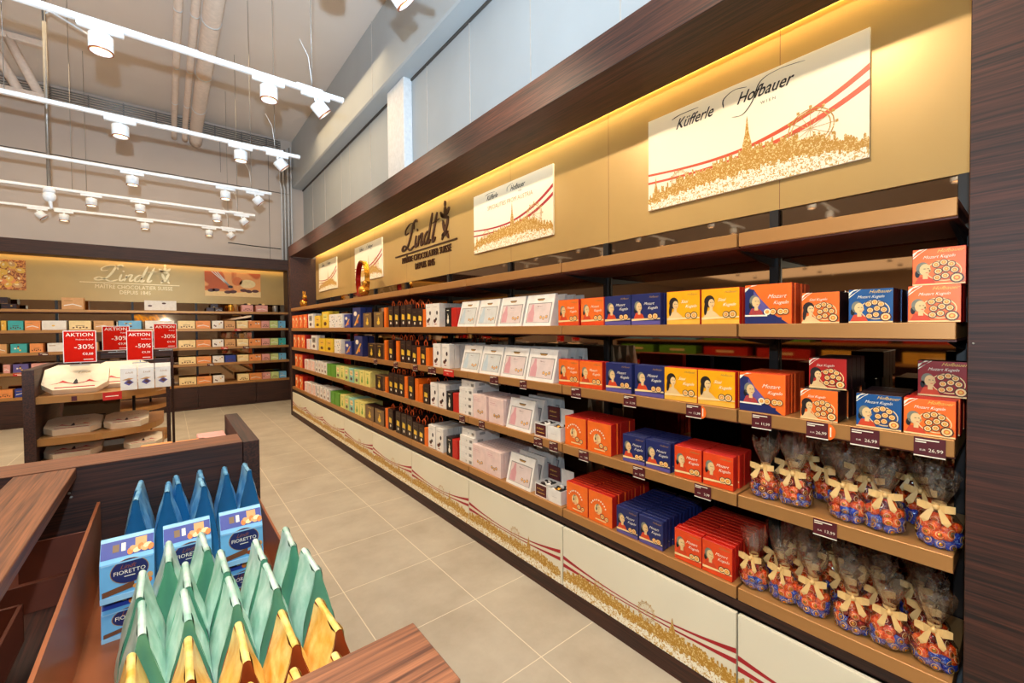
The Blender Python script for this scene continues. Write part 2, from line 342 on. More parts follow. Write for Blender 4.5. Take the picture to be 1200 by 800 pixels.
# cable tray along the back wall then down the corner
mb = MB()
for i in range(6): mb.tube([(-3.8, 11.5, 5.93 + i * .045), (2.2, 11.5, 5.93 + i * .045)], .014, 'metal_grey', 6)
for i in range(12): mb.box(-3.6 + i * .5, -3.58 + i * .5, 11.52, 11.56, 5.9, 6.19, 'metal_grey')
mb.box(-3.8, 2.2, 11.56, 11.58, 5.9, 6.18, 'pipe_tan')
tag(mb.obj('cable_tray'), 'grey cable tray with bundled conduits high on the back wall', 'cable tray')
for i in range(7):
    mb = MB(); x = 2.2 + i * .036; zb = 3.3
    pts = [(x, 11.48, zb), (x, 11.48, 5.0), (x - .03 * (i < 4), 11.48, 5.2), (x - .03 * (i < 4), 11.48, 5.9 + i * .03)]
    mb.tube(pts, .013, 'metal_grey' if i % 2 else 'white_paint', 6)
    tag(mb.obj('conduit'), ['leftmost', 'second from left', 'third from left', 'middle', 'third from right', 'second from right', 'rightmost'][i] + ' vertical conduit in the back right corner', 'conduit', 'corner conduits')
mb = MB()
mb.tube([(1.1, 11.45, 3.61), (1.6, 11.45, 3.59), (2.16, 11.45, 3.58)], .012, 'cable_dark', 6)
tag(mb.obj('wall_rod'), 'short dark rod on back wall beside the corner conduits', 'rod')
# truss fragment top left
t = empty('roof_truss', (-2.6, 9.9, 5.33)); tag(t, 'tan painted steel roof truss at upper left', 'truss')
mb = MB(); mb.box(-3.4, 1.18, -.06, .06, -.06, .06, 'pipe_tan', .01); mb.obj('bottom_chord', t)
mb = MB(); mb.box(-3.4, 1.18, -.06, .06, .78, .88, 'pipe_tan', .01); mb.obj('top_chord', t)
for x0, x1 in ((.80, 1.12), (.56, .90), (.5, -.3), (-1.1, -.3), (-1.1, -1.9)):
    mb = MB(); mb.tube([(x0, 0, .82), (x1, 0, .03)], .062, 'pipe_tan', 8); mb.obj('diagonal', t)
# hanging pole with white camera
t = empty('ceiling_pole', (-1.07, 7.5, 6.25)); tag(t, 'grey steel pole hanging from ceiling, left of the spot tracks', 'pole')
mb = MB(); mb.tube([(0, 0, 0), (0, 0, -2.85)], .018, 'metal_grey', 8); mb.obj('pole', t)
mb = MB(); mb.tube([(0, 0, -.8), (.05, 0, -.74), (.42, 0, -.9)], .012, 'white_paint', 6); mb.obj('side_arm', t)
t = empty('security_camera', (-1.07, 7.5, 3.4)); tag(t, 'small white security camera at the end of ceiling pole', 'camera')
mb = MB(); mb.lathe([(0, 0), (.05, 0), (.055, -.04), (.05, -.07), (0, -.07)], 'white_paint', 14); mb.obj('mount', t)
mb = MB(); mb.ball((0, 0, -.11), .06, 'white_paint', 12, 8, (1, 1, 1.15)); mb.tube([(0, 0, -.12), (.02, -.03, -.26)], [.022, .014], 'white_paint', 8); mb.obj('housing', t)

# ------------------------------------------------------------------ lighting tracks
TR = [(3.757, [(-.291, 0), (.647, 0), (.987, 1)], 'nearest visible'), (5.297, [(-.296, 0), (.638, 0), (.982, 1)], 'second'), (6.98, [(-.294, 0), (.653, 0), (1.004, 1)], 'third'),
      (8.487, [(-.8, 0), (-.279, 0), (.67, 0), (1.014, 1)], 'fourth'), (9.901, [(-1.545, 2), (-1.256, 0), (-.265, 0), (.654, 0), (.965, 2)], 'farthest'),
      (2.2, [(-.3, 0), (.64, 0), (.985, 1)], 'overhead'), (.65, [(-.3, 0), (.64, 0), (.985, 1)], 'overhead rear'), (-.9, [(-.3, 0), (.64, 0), (.985, 1)], 'hindmost')]
def make_spot(tilt, off, power):
    r = empty('track_spotlight')
    mb = MB(); mb.box(-.11, .11, -.016, .016, -.03, 0, 'white_paint', .003); mb.obj('adapter', r)
    mb = MB(); mb.tube([(0, 0, -.03), (0, 0, -.055)], .012, 'white_paint', 8); mb.obj('joint', r)
    h = empty('lamp_head', (0, 0, -.055)); h.parent = r
    if tilt: h.rotation_euler = (0, -math.radians(44), 0); h.location = (.0, 0, -.07)
    mb = MB(); mb.lathe([(0, 0), (.056, 0), (.06, -.004), (.06, -.105), (.052, -.105), (.05, -.09), (0, -.088)], 'white_paint', 20)
    mb.obj('lamp_body', h)
    mb = MB(); mb.lathe([(.052, -.088), (.055, -.106), (.061, -.106), (.061, -.098)], 'copper_tray', 20); mb.obj('trim_ring', h)
    mb = MB(); mb.lathe([(0, -.094), (.05, -.094)], 'card_grey' if off else 'lens_glow', 20)
    mb.obj('lens', h)
    if not off:
        l = lamp('bulb', 'SPOT', (0, 0, -.115), power, WARM, .022, spot=math.radians(100 if not tilt else 105), blend=.9, parent=h)
    return r
for _i, (_y, _l, _n) in enumerate(TR):
    ex = [(x, 0) for x in ((-4.0, -3.1, -2.17, -1.23) if _y < 6 else (-4.0, -3.1))]; TR[_i] = (_y, ex + _l, _n)
ORD = ['leftmost', 'second', 'third', 'fourth', 'fifth', 'sixth', 'seventh']
for y, lamps, nm in TR:
    t = empty('lighting_track', (1.21, y, 3.6)); tag(t, {'nearest visible': 'long white spotlight track, the nearest one in view', 'second': 'long white spotlight track, second from the front', 'third': 'long white spotlight track, middle of five in view', 'fourth': 'white spotlight track, second from the back wall', 'farthest': 'thin white spotlight track, closest to the back wall'}.get(nm, 'white spotlight track above the camera, %s one' % nm), 'lighting track', 'white lighting tracks')
    mb = MB(); mb.box(-5.7, 0, -.018, .018, 0, .036, 'white_paint', .004); mb.obj('rail', t)
    mb = MB(); mb.box(-.37, -.17, -.021, .021, .004, .045, 'white_paint', .003); mb.box(-1.2, -1.0, -.019, .019, .002, .04, 'white_paint', .003); mb.obj('coupling', t)
    mb = MB(); mb.tube([(-.25, 0, .04), (-.25, 0, 2.65)], .003, 'metal_grey', 5); mb.tube([(-.25, .0, .08), (-.27, .02, .3), (-.33, .03, .42)], .0025, 'white_paint', 5); mb.obj('wire', t)
    mb = MB(); mb.tube([(-2.2, 0, .04), (-2.2, 0, 2.65)], .003, 'metal_grey', 5); mb.obj('wire', t)
    for i, (x, k) in enumerate(lamps):
        s = make_spot(k >= 1, k == 2, 78 if k == 1 else 46); s.location = (x, y, 3.6)
        st = 'unlit' if k == 2 else ('tilted' if k == 1 else 'straight')
        s.name = 'track_spotlight'
        trk = {'nearest visible': 'on the nearest track in view', 'second': 'on the second track from the front', 'third': 'on the middle track of five', 'fourth': 'on the second track from the back', 'farthest': 'on the track by the back wall'}.get(nm, 'on the %s track above the camera' % nm)
        tag(s, '%s white %s spotlight %s' % (('rightmost' if i == len(lamps) - 1 else ORD[i]), st, trk), 'spotlight', 'white track spotlights')

# ------------------------------------------------------------------ long right shelving wall
XF = 1.843
ZS = [2.055, 1.68, 1.322, .966, .572]
BY = [.15, .785, 1.803, 2.84, 3.86, 4.88, 5.90, 6.93, 7.95, 8.97]
O = -4.5
def yb(y0, y1): return y0 + O, y1 + O
fr = empty('canopy', (XF, 4.5, 3.04)); tag(fr, 'dark wood canopy running above the whole long shelf wall', 'canopy')
Z = 3.04
mb = MB(); mb.box(0, .06, *yb(-1.6, 9.12), 0, .205, 'wood_y', .002); mb.obj('fascia', fr)
mb = MB(); mb.box(.06, .391, *yb(.131, 8.974), .002, .03, 'wood_y'); mb.obj('soffit', fr)
mb = MB(); mb.box(.061, .86, *yb(-1.6, 9.12), .16, .204, 'wood_y'); mb.obj('top_board', fr)
for y0, y1, lab in ((8.975, 9.12, 'dark wood end panel closing the far end of the long shelf wall'), (-1.6, .13, 'wide dark wood pillar at right edge, beside the nearest bay')):
    r = empty('wood_panel', (XF, (y0 + y1) / 2, 0)); tag(r, lab, 'wood panel'); h = (y1 - y0) / 2
    mb = MB(); mb.box(0, .86, -h, h, 0, 3.0395, 'wood_y', .002); mb.obj('panel', r)
    mb = MB(); mb.tube([(-.002, h - .012, 1.617), (.003, h - .012, 1.617)], .003, 'metal_grey', 8); mb.obj('screw', r)
r = empty('plinth_board', (XF, 4.5, 0)); tag(r, 'dark wood plinth below the skyline panels of the long wall', 'plinth')
mb = MB(); mb.box(0, .05, *yb(.131, 8.974), 0, .098, 'wood_y', .001); mb.obj('board', r)
hp = empty('header_board', (XF, 4.5, 2.23)); tag(hp, 'gold header board with light strip above the long shelves', 'header board')
mb = MB(); mb.box(.457, .475, *yb(.131, 8.974), 0, .95, 'gold_panel')
for y in BY[1:-1]: mb.box(.4565, .458, *yb(y, y + .002), 0, .87, 'bronze_dark')
mb.obj('panel', hp)
mb = MB(); mb.box(.425, .437, *yb(.14, 8.97), .845, .86, 'led_strip'); mb.obj('led_strip', hp)
lamp('cove_light', 'AREA', (2.25, 4.55, 3.10), 26, (1.0, .72, .30), 8.8, target=(2.30, 4.55, 2.9), sy=.03).rotation_euler = (0, math.radians(-20), PI / 2 * 0)
_c = bpy.data.objects['cove_light']; _c.data.size = .03; _c.data.size_y = 8.8

# skyline artwork on a plane, width w, height h
def skyline(mb, fr_, w, h, seed, design, ribbon='ribbon_red', lay=1):
    rnd = random.Random(seed); N = 110
    # ribbons
    def rib(fn_lo, fn_hi, m, l):
        for i in range(28):
            a = i / 28; b = (i + 1) / 28
            mb.poly(fr_, [(a * w, fn_lo(a) * h), (b * w, fn_lo(b) * h), (b * w, fn_hi(b) * h), (a * w, fn_hi(a) * h)], m, l)
    if design == 'panel':
        c = lambda t: .425 - .065 * math.sin(PI * t) + .07 * t ** 3
        tk = lambda t: .008 + .024 * abs(2 * t - 1) ** 2.5
        rib(lambda t: c(t) + .012 + .02 * abs(2 * t - 1), lambda t: c(t) + .012 + .02 * abs(2 * t - 1) + 2 * tk(t), ribbon, lay)
        rib(lambda t: c(t) - .012 - .02 * abs(2 * t - 1) - 2 * tk(t), lambda t: c(t) - .012 - .02 * abs(2 * t - 1), ribbon, lay)
        top = lambda t: .25 + .07 * math.sin(3.1 * t + .2) + .03 * math.sin(9 * t)
        spires = [(.71, .52, .014), (.13, .40, .008)]; wheels = [(.57, .40, .13), (.27, .34, .09)]
    else:
        c = lambda t: .35 - .15 * t + .44 * t ** 3
        tk = lambda t: .015 + .018 * t ** 2
        rib(lambda t: c(t) + .014 + .02 * abs(2 * t - 1), lambda t: c(t) + .014 + .02 * abs(2 * t - 1) + 1.6 * tk(t), ribbon, lay)
        rib(lambda t: c(t) - .014 - .02 * abs(2 * t - 1) - 1.6 * tk(t), lambda t: c(t) - .014 - .02 * abs(2 * t - 1), ribbon, lay)
        top = lambda t: .15 + .20 * math.sin(PI * min(1, t * 1.0) * .92) ** 1.3 + .025 * math.sin(11 * t)
        spires = [(.54, .66, .018), (.05, .36, .010)]; wheels = [(.80, .36, .17), (.19, .26, .09)]
    for i in range(N):
        a = i / N; b = (i + 1) / N; z = (top(a) + rnd.uniform(-.03, .045)) * h
        mb.poly(fr_, [(a * w, 0), (b * w, 0), (b * w, z - .012 * h), ((a + b) / 2 * w, z), (a * w, z - .012 * h)], 'skyline_gold', lay + 1)
        z2 = (top(a) * .42 + rnd.uniform(-.02, .03)) * h
        mb.poly(fr_, [(a * w, 0), (b * w, 0), (b * w, z2), (a * w, z2)], 'skyline_foam', lay + 2)
    for x, zt, ww in spires:
        zb = top(x) * .6; L = [(zb, 1.8), (top(x) + .1 * zt, 1.1), (zt * .5 + top(x) * .5, .5), (zt * .97, .12), (zt, .02)]
        for (za, wa), (zc_, wb) in zip(L, L[1:]): mb.poly(fr_, [((x - ww * wa) * w, za * h), ((x + ww * wa) * w, za * h), ((x + ww * wb) * w, zc_ * h), ((x - ww * wb) * w, zc_ * h)], 'skyline_gold', lay + 2.5)
    for x, zc, r in wheels:
        R = r * h; cx = x * w; cz = zc * h
        for k in range(24):
            a0 = 2 * PI * k / 24; a1 = 2 * PI * (k + 1) / 24
            for q in (1.0, .86):
                mb.poly(fr_, [(cx + R * q * math.cos(a0), cz + R * q * math.sin(a0)), (cx + R * q * math.cos(a1), cz + R * q * math.sin(a1)), (cx + R * (q - .05) * math.cos(a1), cz + R * (q - .05) * math.sin(a1)), (cx + R * (q - .05) * math.cos(a0), cz + R * (q - .05) * math.sin(a0))], 'skyline_gold', lay + 3)
            if k % 2 == 0:
                d = Vector((math.cos(a0), math.sin(a0))); nn = Vector((-d.y, d.x)) * R * .012
                mb.poly(fr_, [(cx - nn.x, cz - nn.y), (cx + nn.x, cz + nn.y), (cx + nn.x + d.x * R, cz + nn.y + d.y * R), (cx - nn.x + d.x * R, cz - nn.y + d.y * R)], 'skyline_gold', lay + 3)
                mb.rect(fr_, cx + d.x * R * 1.08 - R * .06, cz + d.y * R * 1.08 - R * .07, cx + d.x * R * 1.08 + R * .06, cz + d.y * R * 1.08 + R * .07, 'skyline_gold', lay + 3)
BAYN = ['nearest narrow', 'second', 'third', 'fourth', 'fifth', 'sixth', 'seventh', 'eighth', 'farthest']
for b in range(9):
    y0, y1 = BY[b], BY[b + 1]; w = y1 - y0
    r = empty('shelving_bay', (XF, (y0 + y1) / 2, 0), -PI / 2)       # local x -> -Y, local y -> +X
    tag(r, '%s shelving bay %s, bronze shelves over a dark mirror' % (BAYN[b], 'by the dark wood pillar' if b == 0 else ('by the far dark end panel' if b == 8 else 'counted from the dark wood pillar')), 'shelving', 'shelving bays of the long wall')
    for k, z in enumerate(ZS):
        mb = MB(); g = .004
        if k == 0:
            mb.box(-w / 2 + g, w / 2 - g, 0, .02, z - .055, z, 'bronze', .0015)
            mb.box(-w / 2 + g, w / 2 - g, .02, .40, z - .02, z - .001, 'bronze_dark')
            for x in (-.3, 0, .3):
                if abs(x) < w / 2: mb.tube([(x * w, .1, z - .021), (x * w, .1, z - .026)], .022, 'gold_foil', 10)
        else:
            mb.box(-w / 2 + g, w / 2 - g, 0, .44, z - .052, z, 'bronze', .0015)
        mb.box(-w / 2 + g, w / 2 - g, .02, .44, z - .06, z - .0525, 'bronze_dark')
        s = mb.obj('shelf', r)
    for x in (-w / 2 + .021, w / 2 - .021) if b == 8 else (w / 2 - .021,):
        mb = MB(); mb.box(x - .02, x + .02, .40 + .045, .468, .5, 2.228, 'black_metal', .002); mb.obj('upright', r)
        mb = MB()
        for z in ZS: mb.prism([(.05, z - .062), (.44, z - .062), (.44, z - .10), (.3, z - .09)], 0, x - .006, x + .006, 'black_metal')
        mb.obj('bracket', r)
    mb = MB(); mb.box(-w / 2, w / 2, .47, .478, .46, 2.228, 'bronze_mirror'); mb.obj('mirror_back', r)
    mb = MB(); mb.box(-w / 2, w / 2, .03, .05, .46, .515, 'wood_y'); mb.box(-w / 2, w / 2, .012, .03, .478, .515, 'wood_y'); mb.obj('rail', r)
    mb = MB(); pw = w - .008
    if b == 0: pw = 1.02 - .008
    px0 = -w / 2 + .004
    mb.box(px0, w / 2 - .004, -.0, .02, .10, .458, 'cream_panel', .001)
    FRp = (Vector((px0, 0, .10)), Vector((1, 0, 0)), Vector((0, 0, 1)), Vector((0, -1, 0)))
    tmp = MB(); skyline(tmp, FRp, 1.012, .355, 3 + b, 'panel')
    if b == 0:     # clip the artwork at the pillar
        ks = [i for i, f in enumerate(tmp.f) if all(tmp.v[j][0] <= w / 2 - .004 for j in f)]
        tmp.f = [tmp.f[i] for i in ks]; tmp.m = [tmp.m[i] for i in ks]; tmp.sm = [tmp.sm[i] for i in ks]
    off = len(mb.v); mb.v += tmp.v
    for f, m_, sm in zip(tmp.f, tmp.m, tmp.sm): mb.f.append(tuple(i + off for i in f)); mb.m.append(mb.mi(tmp.mats[m_])); mb.sm.append(sm)
    mb.obj('base_panel', r)

# posters on the header
FRX = lambda x, y, z: (Vector((x, y, z)), Vector((0, -1, 0)), Vector((0, 0, 1)), Vector((-1, 0, 0)))
POS = [(1.493, .447, 'large skyline poster nearest the dark pillar', 'big'), (3.38, 2.312, 'skyline poster reading specialities from Austria', 'spec'), (6.68, 5.606, 'skyline poster left of the dark bronze lettering', 'plain'), (8.69, 7.60, 'smallest looking skyline poster at the far end of header', 'plain')]
def words(mb, f, w, h, kind):
    T = mb.text
    def bold(f_, txt, size, x, z, m, lay, sh, **k):
        for dx, dz in ((0, 0), (.0022, .0008), (.0011, -.0012)): T(f_, txt, size, x + dx, z + dz, m, lay + dx * 40, sh, **k)
    if kind == 'big':
        bold(f, 'Küfferle', .080, .17 * w, .79 * h, 'ink', 6, .5, sx=.82)
        bold(f, 'Hofbauer', .080, .49 * w, .80 * h, 'ink', 6, .5, sx=.80)
        mb.stroke(f, [(.43 * w, .82 * h), (.43 * w, .90 * h), (.48 * w, .95 * h), (.54 * w, .93 * h)], .007, 'ink', 6)
        mb.stroke(f, [(.47 * w, .70 * h), (.52 * w, .69 * h), (.565 * w, .78 * h), (.60 * w, .93 * h), (.68 * w, .97 * h), (.78 * w, .95 * h)], .006, 'ink', 6)
        mb.stroke(f, [(.15 * w, .91 * h), (.2 * w, .93 * h), (.30 * w, .93 * h)], .012, 'ink', 6)
        mb.text(f, 'W I E N', .02, .60 * w, .72 * h, 'ink', 6)
    else:
        bold(f, 'Küfferle', .062, .20 * w, .84 * h, 'ink', 6, .5, sx=.8)
        bold(f, 'Hofbauer', .060, .52 * w, .85 * h, 'ink', 6, .5, sx=.8)
        mb.stroke(f, [(.48 * w, .86 * h), (.49 * w, .93 * h), (.56 * w, .96 * h)], .006, 'ink', 6); mb.stroke(f, [(.18 * w, .93 * h), (.24 * w, .95 * h), (.32 * w, .94 * h)], .008, 'ink', 6)
        mb.text(f, 'WIEN', .018, .62 * w, .79 * h, 'ink', 6)
        if kind == 'spec': mb.text(f, 'SPECIALITIES FROM AUSTRIA', .052, .5 * w, .67 * h, 'ink_gold', 6, 0, 'CENTER', sx=.92)
for ya, yb_, lab, kind in POS:
    w = ya - yb_; h = .535
    r = empty('poster', (2.30, ya, 2.37)); tag(r, lab, 'poster', 'skyline posters on the gold header')
    mb = MB(); mb.box(-.016, 0, -w, 0, 0, h, 'poster_white', .001); mb.obj('board', r)
    mb = MB(); f = FRX(-.0162, 0, 0); skyline(mb, f, w, h, 21 if kind == 'big' else 22, 'poster', 'ribbon_orange' if kind == 'big' else 'ribbon_red')
    words(mb, f, w, h, kind); mb.obj('print', r)

# brand lettering: script strokes, rule, two lines
def logo(mb, f, W, m, th):
    S = W / 3.35
    def st(pts, w=.085): mb.stroke(f, [((p[0] + p[1] * .3) * .70 * S + .16 * W, (p[1] * .68 + .58) * S) for p in pts], w * .85 * S, m, 1, th)
    st([(.75, .72), (.62, .95), (.30, .98), (.0, .8), (.05, .62), (.3, .66)], .06)
    st([(.95, .95), (.8, 1.05), (.62, .9), (.52, .5), (.36, .15), (.05, .0), (-.12, .08), (.02, .2), (.3, .1), (.62, -.04), (.92, .08)], .1)
    st([(1.0, .45), (1.0, .12), (1.08, .0), (1.2, .14)]); st([(1.02, .60), (1.05, .68)], .1)
    st([(1.22, .42), (1.26, .3), (1.24, .0)]); st([(1.25, .2), (1.38, .42), (1.5, .42), (1.48, .12), (1.55, .0), (1.66, .14)])
    st([(2.05, .38), (1.88, .44), (1.72, .25), (1.76, .02), (1.92, .04), (2.06, .3)]); st([(2.1, 1.05), (2.05, .5), (2.04, .1), (2.1, .0), (2.2, .12)], .1)
    st([(2.45, 1.0), (2.38, .4), (2.36, .08), (2.44, .0), (2.56, .14)], .1); st([(2.2, .66), (2.4, .7), (2.68, .74)], .05)
    # crest with winged creature: lobes
    cx = .16 * W + 2.28 * S; cz = .58 * S
    for dx, dz, rx, rz, ro in ((.0, .1, .16, .05, .2), (-.05, .28, .05, .16, .3), (.1, .3, .05, .18, -.4), (.0, .5, .2, .05, -.3), (.02, .62, .06, .12, 0), (.14, .6, .05, .12, -.8), (-.12, .56, .05, .12, .8), (.02, .8, .045, .07, 0), (.12, .05, .04, .1, .5), (-.1, .05, .04, .1, -.5)):
        mb.ell(f, cx + dx * S, cz + dz * S, rx * S, rz * S, m, 1, 10, ro, th)
    mb.rect(f, 0, .46 * S, W, .49 * S, m, 1, th)
    mb.text(f, 'MAÎTRE CHOCOLATIER SUISSE', .235 * S, .53 * W, .235 * S, m, 1, 0, 'CENTER', th, sx=.82)
    mb.text(f, 'DEPUIS 1845', .235 * S, .53 * W, .0 * S, m, 1, 0, 'CENTER', th, sx=.84)
r = empty('brand_lettering', (2.299, 5.19, 2.36)); tag(r, 'raised dark bronze script lettering and crest on gold header', 'lettering')
mb = MB(); logo(mb, FRX(0, 0, 0), 1.49, 'letter_bronze', .012); mb.obj('letters', r)

# decorations on the top ledge
r = empty('ribbon_ring', (2.02, 5.62, 2.055)); tag(r, 'large red and gold ribbon ring with bell standing on ledge', 'decoration')
mb = MB(); n = 40
for i in range(n):
    a0 = 2 * PI * i / n - PI / 2; a1 = 2 * PI * (i + 1) / n - PI / 2
    P = lambda a, q, x: (x, .17 * q * math.cos(a), .26 + .245 * q * math.sin(a))
    m = 'gold_foil' if math.cos(a0) < .2 else 'red_foil'
    for (q0, x0), (q1, x1) in (((1, -.035), (1, .035)), ((1, .035), (.93, .03)), ((.93, .03), (.93, -.03)), ((.93, -.03), (1, -.035))):
        mb.add([P(a0, q0, x0), P(a1, q0, x0), P(a1, q1, x1), P(a0, q1, x1)], [(0, 1, 2, 3)], m, True)
mb.obj('band', r)
mb = MB(); mb.ball((-.03, -.12, .1), .07, 'gold_foil', 14, 10); mb.obj('bell', r)
mb = MB(); mb.ball((-.03, -.02, .13), .06, 'red_foil', 10, 8, (.5, 1.2, .8)); mb.ball((-.03, -.15, .19), .055, 'gold_foil', 10, 8, (.5, 1.1, .8)); mb.box(-.05, -.02, -.09, .03, .01, .12, 'red_foil', .01); mb.obj('bow', r)
r = empty('foil_rabbit', (1.97, 8.55, 2.055)); tag(r, 'small gold foil rabbit figure on the far end of ledge', 'figurine')
mb = MB(); mb.ball((0, 0, .08), .08, 'gold_foil', 12, 8, (.8, 1.25, 1)); mb.ball((0, -.08, .19), .05, 'gold_foil', 12, 8, (.8, 1.1, 1)); mb.ball((.015, -.05, .25), .03, 'gold_foil', 8, 6, (.4, .6, 1.8)); mb.ball((-.015, -.05, .25), .03, 'gold_foil', 8, 6, (.4, .6, 1.8)); mb.obj('body', r)
mb = MB(); mb.lathe([(.055, -.01), (.062, 0), (.055, .01)], 'red_foil', 14, (0, -.06, .14)); mb.obj('collar', r)

# ------------------------------------------------------------------ product builders (local: x right, y back, z up; origin front bottom centre)
def portrait(mb, f, x, z, s, who):
    if who == 'man':
        mb.poly(f, [(x - .26 * s, z), (x + .34 * s, z), (x + .24 * s, z + .2 * s), (x + .06 * s, z + .3 * s), (x - .14 * s, z + .28 * s)], 'coat_red', 2)
        mb.ell(f, x - .03 * s, z + .60 * s, .185 * s, .24 * s, 'wig', 3); mb.ell(f, x - .17 * s, z + .4 * s, .07 * s, .14 * s, 'black', 3)
        mb.poly(f, [(x - .02 * s, z + .2 * s), (x + .12 * s, z + .2 * s), (x + .12 * s, z + .45 * s), (x - .02 * s, z + .45 * s)], 'skin', 3)
        mb.ell(f, x + .04 * s, z + .55 * s, .155 * s, .22 * s, 'skin', 4); mb.ell(f, x + .18 * s, z + .5 * s, .03 * s, .04 * s, 'skin', 4, 6)
        mb.rect(f, x + .0 * s, z + .57 * s, x + .06 * s, z + .59 * s, 'ink', 5); mb.rect(f, x + .1 * s, z + .57 * s, x + .15 * s, z + .59 * s, 'ink', 5); mb.rect(f, x + .06 * s, z + .43 * s, x + .13 * s, z + .45 * s, 'coat_red', 5)
    else:
        mb.poly(f, [(x - .3 * s, z), (x + .42 * s, z), (x + .2 * s, z + .2 * s), (x + .02 * s, z + .32 * s), (x - .2 * s, z + .22 * s)], 'skin', 3)
        mb.ell(f, x - .04 * s, z + .66 * s, .22 * s, .25 * s, 'hair', 3); mb.ell(f, x - .19 * s, z + .38 * s, .075 * s, .3 * s, 'hair', 4, 12, -.1)
        mb.rect(f, x - .02 * s, z + .24 * s, x + .1 * s, z + .48 * s, 'skin', 4); mb.ell(f, x + .05 * s, z + .57 * s, .13 * s, .18 * s, 'skin', 5)
        mb.rect(f, x + .0 * s, z + .6 * s, x + .05 * s, z + .62 * s, 'ink', 6); mb.rect(f, x + .09 * s, z + .6 * s, x + .14 * s, z + .62 * s, 'ink', 6); mb.rect(f, x + .06 * s, z + .46 * s, x + .12 * s, z + .48 * s, 'ribbon_red', 6)
def truffle(mb, f, x, z, r, lay=3, wrap='choc'):
    mb.ell(f, x, z, r, r, wrap, lay, 10); mb.ell(f, x, z, r * .78, r * .78, 'print_cream', lay + 1, 10); mb.ell(f, x, z, r * .5, r * .5, 'choc_orange', lay + 2, 8); mb.ell(f, x, z, r * .28, r * .28, 'nut_gold', lay + 3, 8)
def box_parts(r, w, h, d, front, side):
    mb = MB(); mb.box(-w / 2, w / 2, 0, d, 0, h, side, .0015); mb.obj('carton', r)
def P_small(r, w, h, d, col, who, t1, t2, side):
    box_parts(r, w, h, d, col, side); mb = MB(); f = FR_FRONT(w, 0)
    mb.rect(f, .0015, .0015, w - .0015, h - .0015, col, 1)
    portrait(mb, f, w * .25, h * .2, h * .68, who)
    bandc = {'box_navy': 'purple', 'box_yellow': 'gold_plain'}.get(col, 'box_redorange')
    mb.rect(f, .0015, .0015, w - .0015, h * .13, bandc, 2)
    mb.poly(f, [(.002, h * .13), (w - .002, h * .18), (w - .002, h * .22), (.002, h * .2)], 'print_cream', 3)
    truffle(mb, f, w * .66, h * .27, h * .095, 4); truffle(mb, f, w * .83, h * .27, h * .11, 4)
    mb.text(f, 'Hofbauer', h * .085, w * .93, h * .86, 'ink_gold', 2, .45, 'RIGHT'); mb.text(f, t1, h * .125, w * .44, h * .64, 'print_white', 2, .45); mb.text(f, t2, h * .125, w * .90, h * .50, 'print_white', 2, .45, 'RIGHT')
    mb.obj('printed_front', r)
def P_big(r, w, h, d):
    box_parts(r, w, h, d, 'box_orange', 'box_redorange'); mb = MB(); f = FR_FRONT(w)
    mb.rect(f, .001, .001, w - .001, h - .001, 'box_orange', 1)
    mb.poly(f, [(.001, h * .93), (.001, .001), (w * .93, .001), (w * .55, h * .3), (w * .2, h * .88)], 'box_navy', 2)
    mb.poly(f, [(w * .2, h * .85), (w * .36, h * .62), (w * .6, h * .32), (w * .4, h * .3), (w * .2, h * .5)], 'purple', 3)
    mb.poly(f, [(.001, h * .82), (.001, h * .92), (w * .28, h * .99), (w * .16, h * .99)], 'print_white', 4)
    portrait(mb, f, w * .23, h * .22, h * .62, 'man')
    mb.rect(f, .001, .001, w * .8, h * .16, 'box_navy', 5); mb.rect(f, .001, h * .19, w * .5, h * .23, 'print_white', 5)
    truffle(mb, f, w * .5, h * .3, h * .08, 5, 'print_white'); truffle(mb, f, w * .62, h * .3, h * .09, 5); truffle(mb, f, w * .78, h * .3, h * .09, 5); truffle(mb, f, w * .88, h * .3, h * .08, 5)
    mb.text(f, 'Mozart', h * .14, w * .50, h * .64, 'print_white', 4, .45); mb.text(f, 'Kugeln', h * .12, w * .93, h * .49, 'print_white', 4, .45, 'RIGHT')
    mb.obj('printed_front', r)
def P_assort(r, w, h, d, col, who, title, side):
    box_parts(r, w, h, d, col, side); mb = MB(); f = FR_FRONT(w)
    mb.rect(f, .001, .001, w - .001, h - .001, col, 1)
    mb.poly(f, [(.001, h * .80), (.001, h * .9), (w * .24, h * .995), (w * .14, h * .995)], 'print_white', 3); mb.poly(f, [(.001, h * .74), (.001, h * .78), (w * .29, h * .995), (w * .26, h * .995)], 'print_white', 3)
    mb.ell(f, w * .6, h * .38, w * .33, h * .28, 'print_cream', 2, 22, -.15); mb.ell(f, w * .6, h * .38, w * .31, h * .25, col, 3, 22, -.15)
    portrait(mb, f, w * .22, h * .04, h * .72, who)
    for i, (x, z) in enumerate(((.46, .55), (.6, .6), (.74, .54), (.5, .37), (.65, .42), (.8, .38), (.48, .2), (.63, .24))): truffle(mb, f, w * x, h * z, h * .088, 5)
    truffle(mb, f, w * .84, h * .17, h * .135, 6); mb.rect(f, .001, .001, w - .001, h * .05, 'print_cream', 4)
    if who == 'man': mb.text(f, 'Hofbauer', h * .13, w * .95, h * .87, 'nut_gold', 4, .45, 'RIGHT')
    mb.text(f, title, h * .115, w * .2, h * .73, 'print_white', 4, .45, sx=.9)
    mb.obj('printed_front', r)
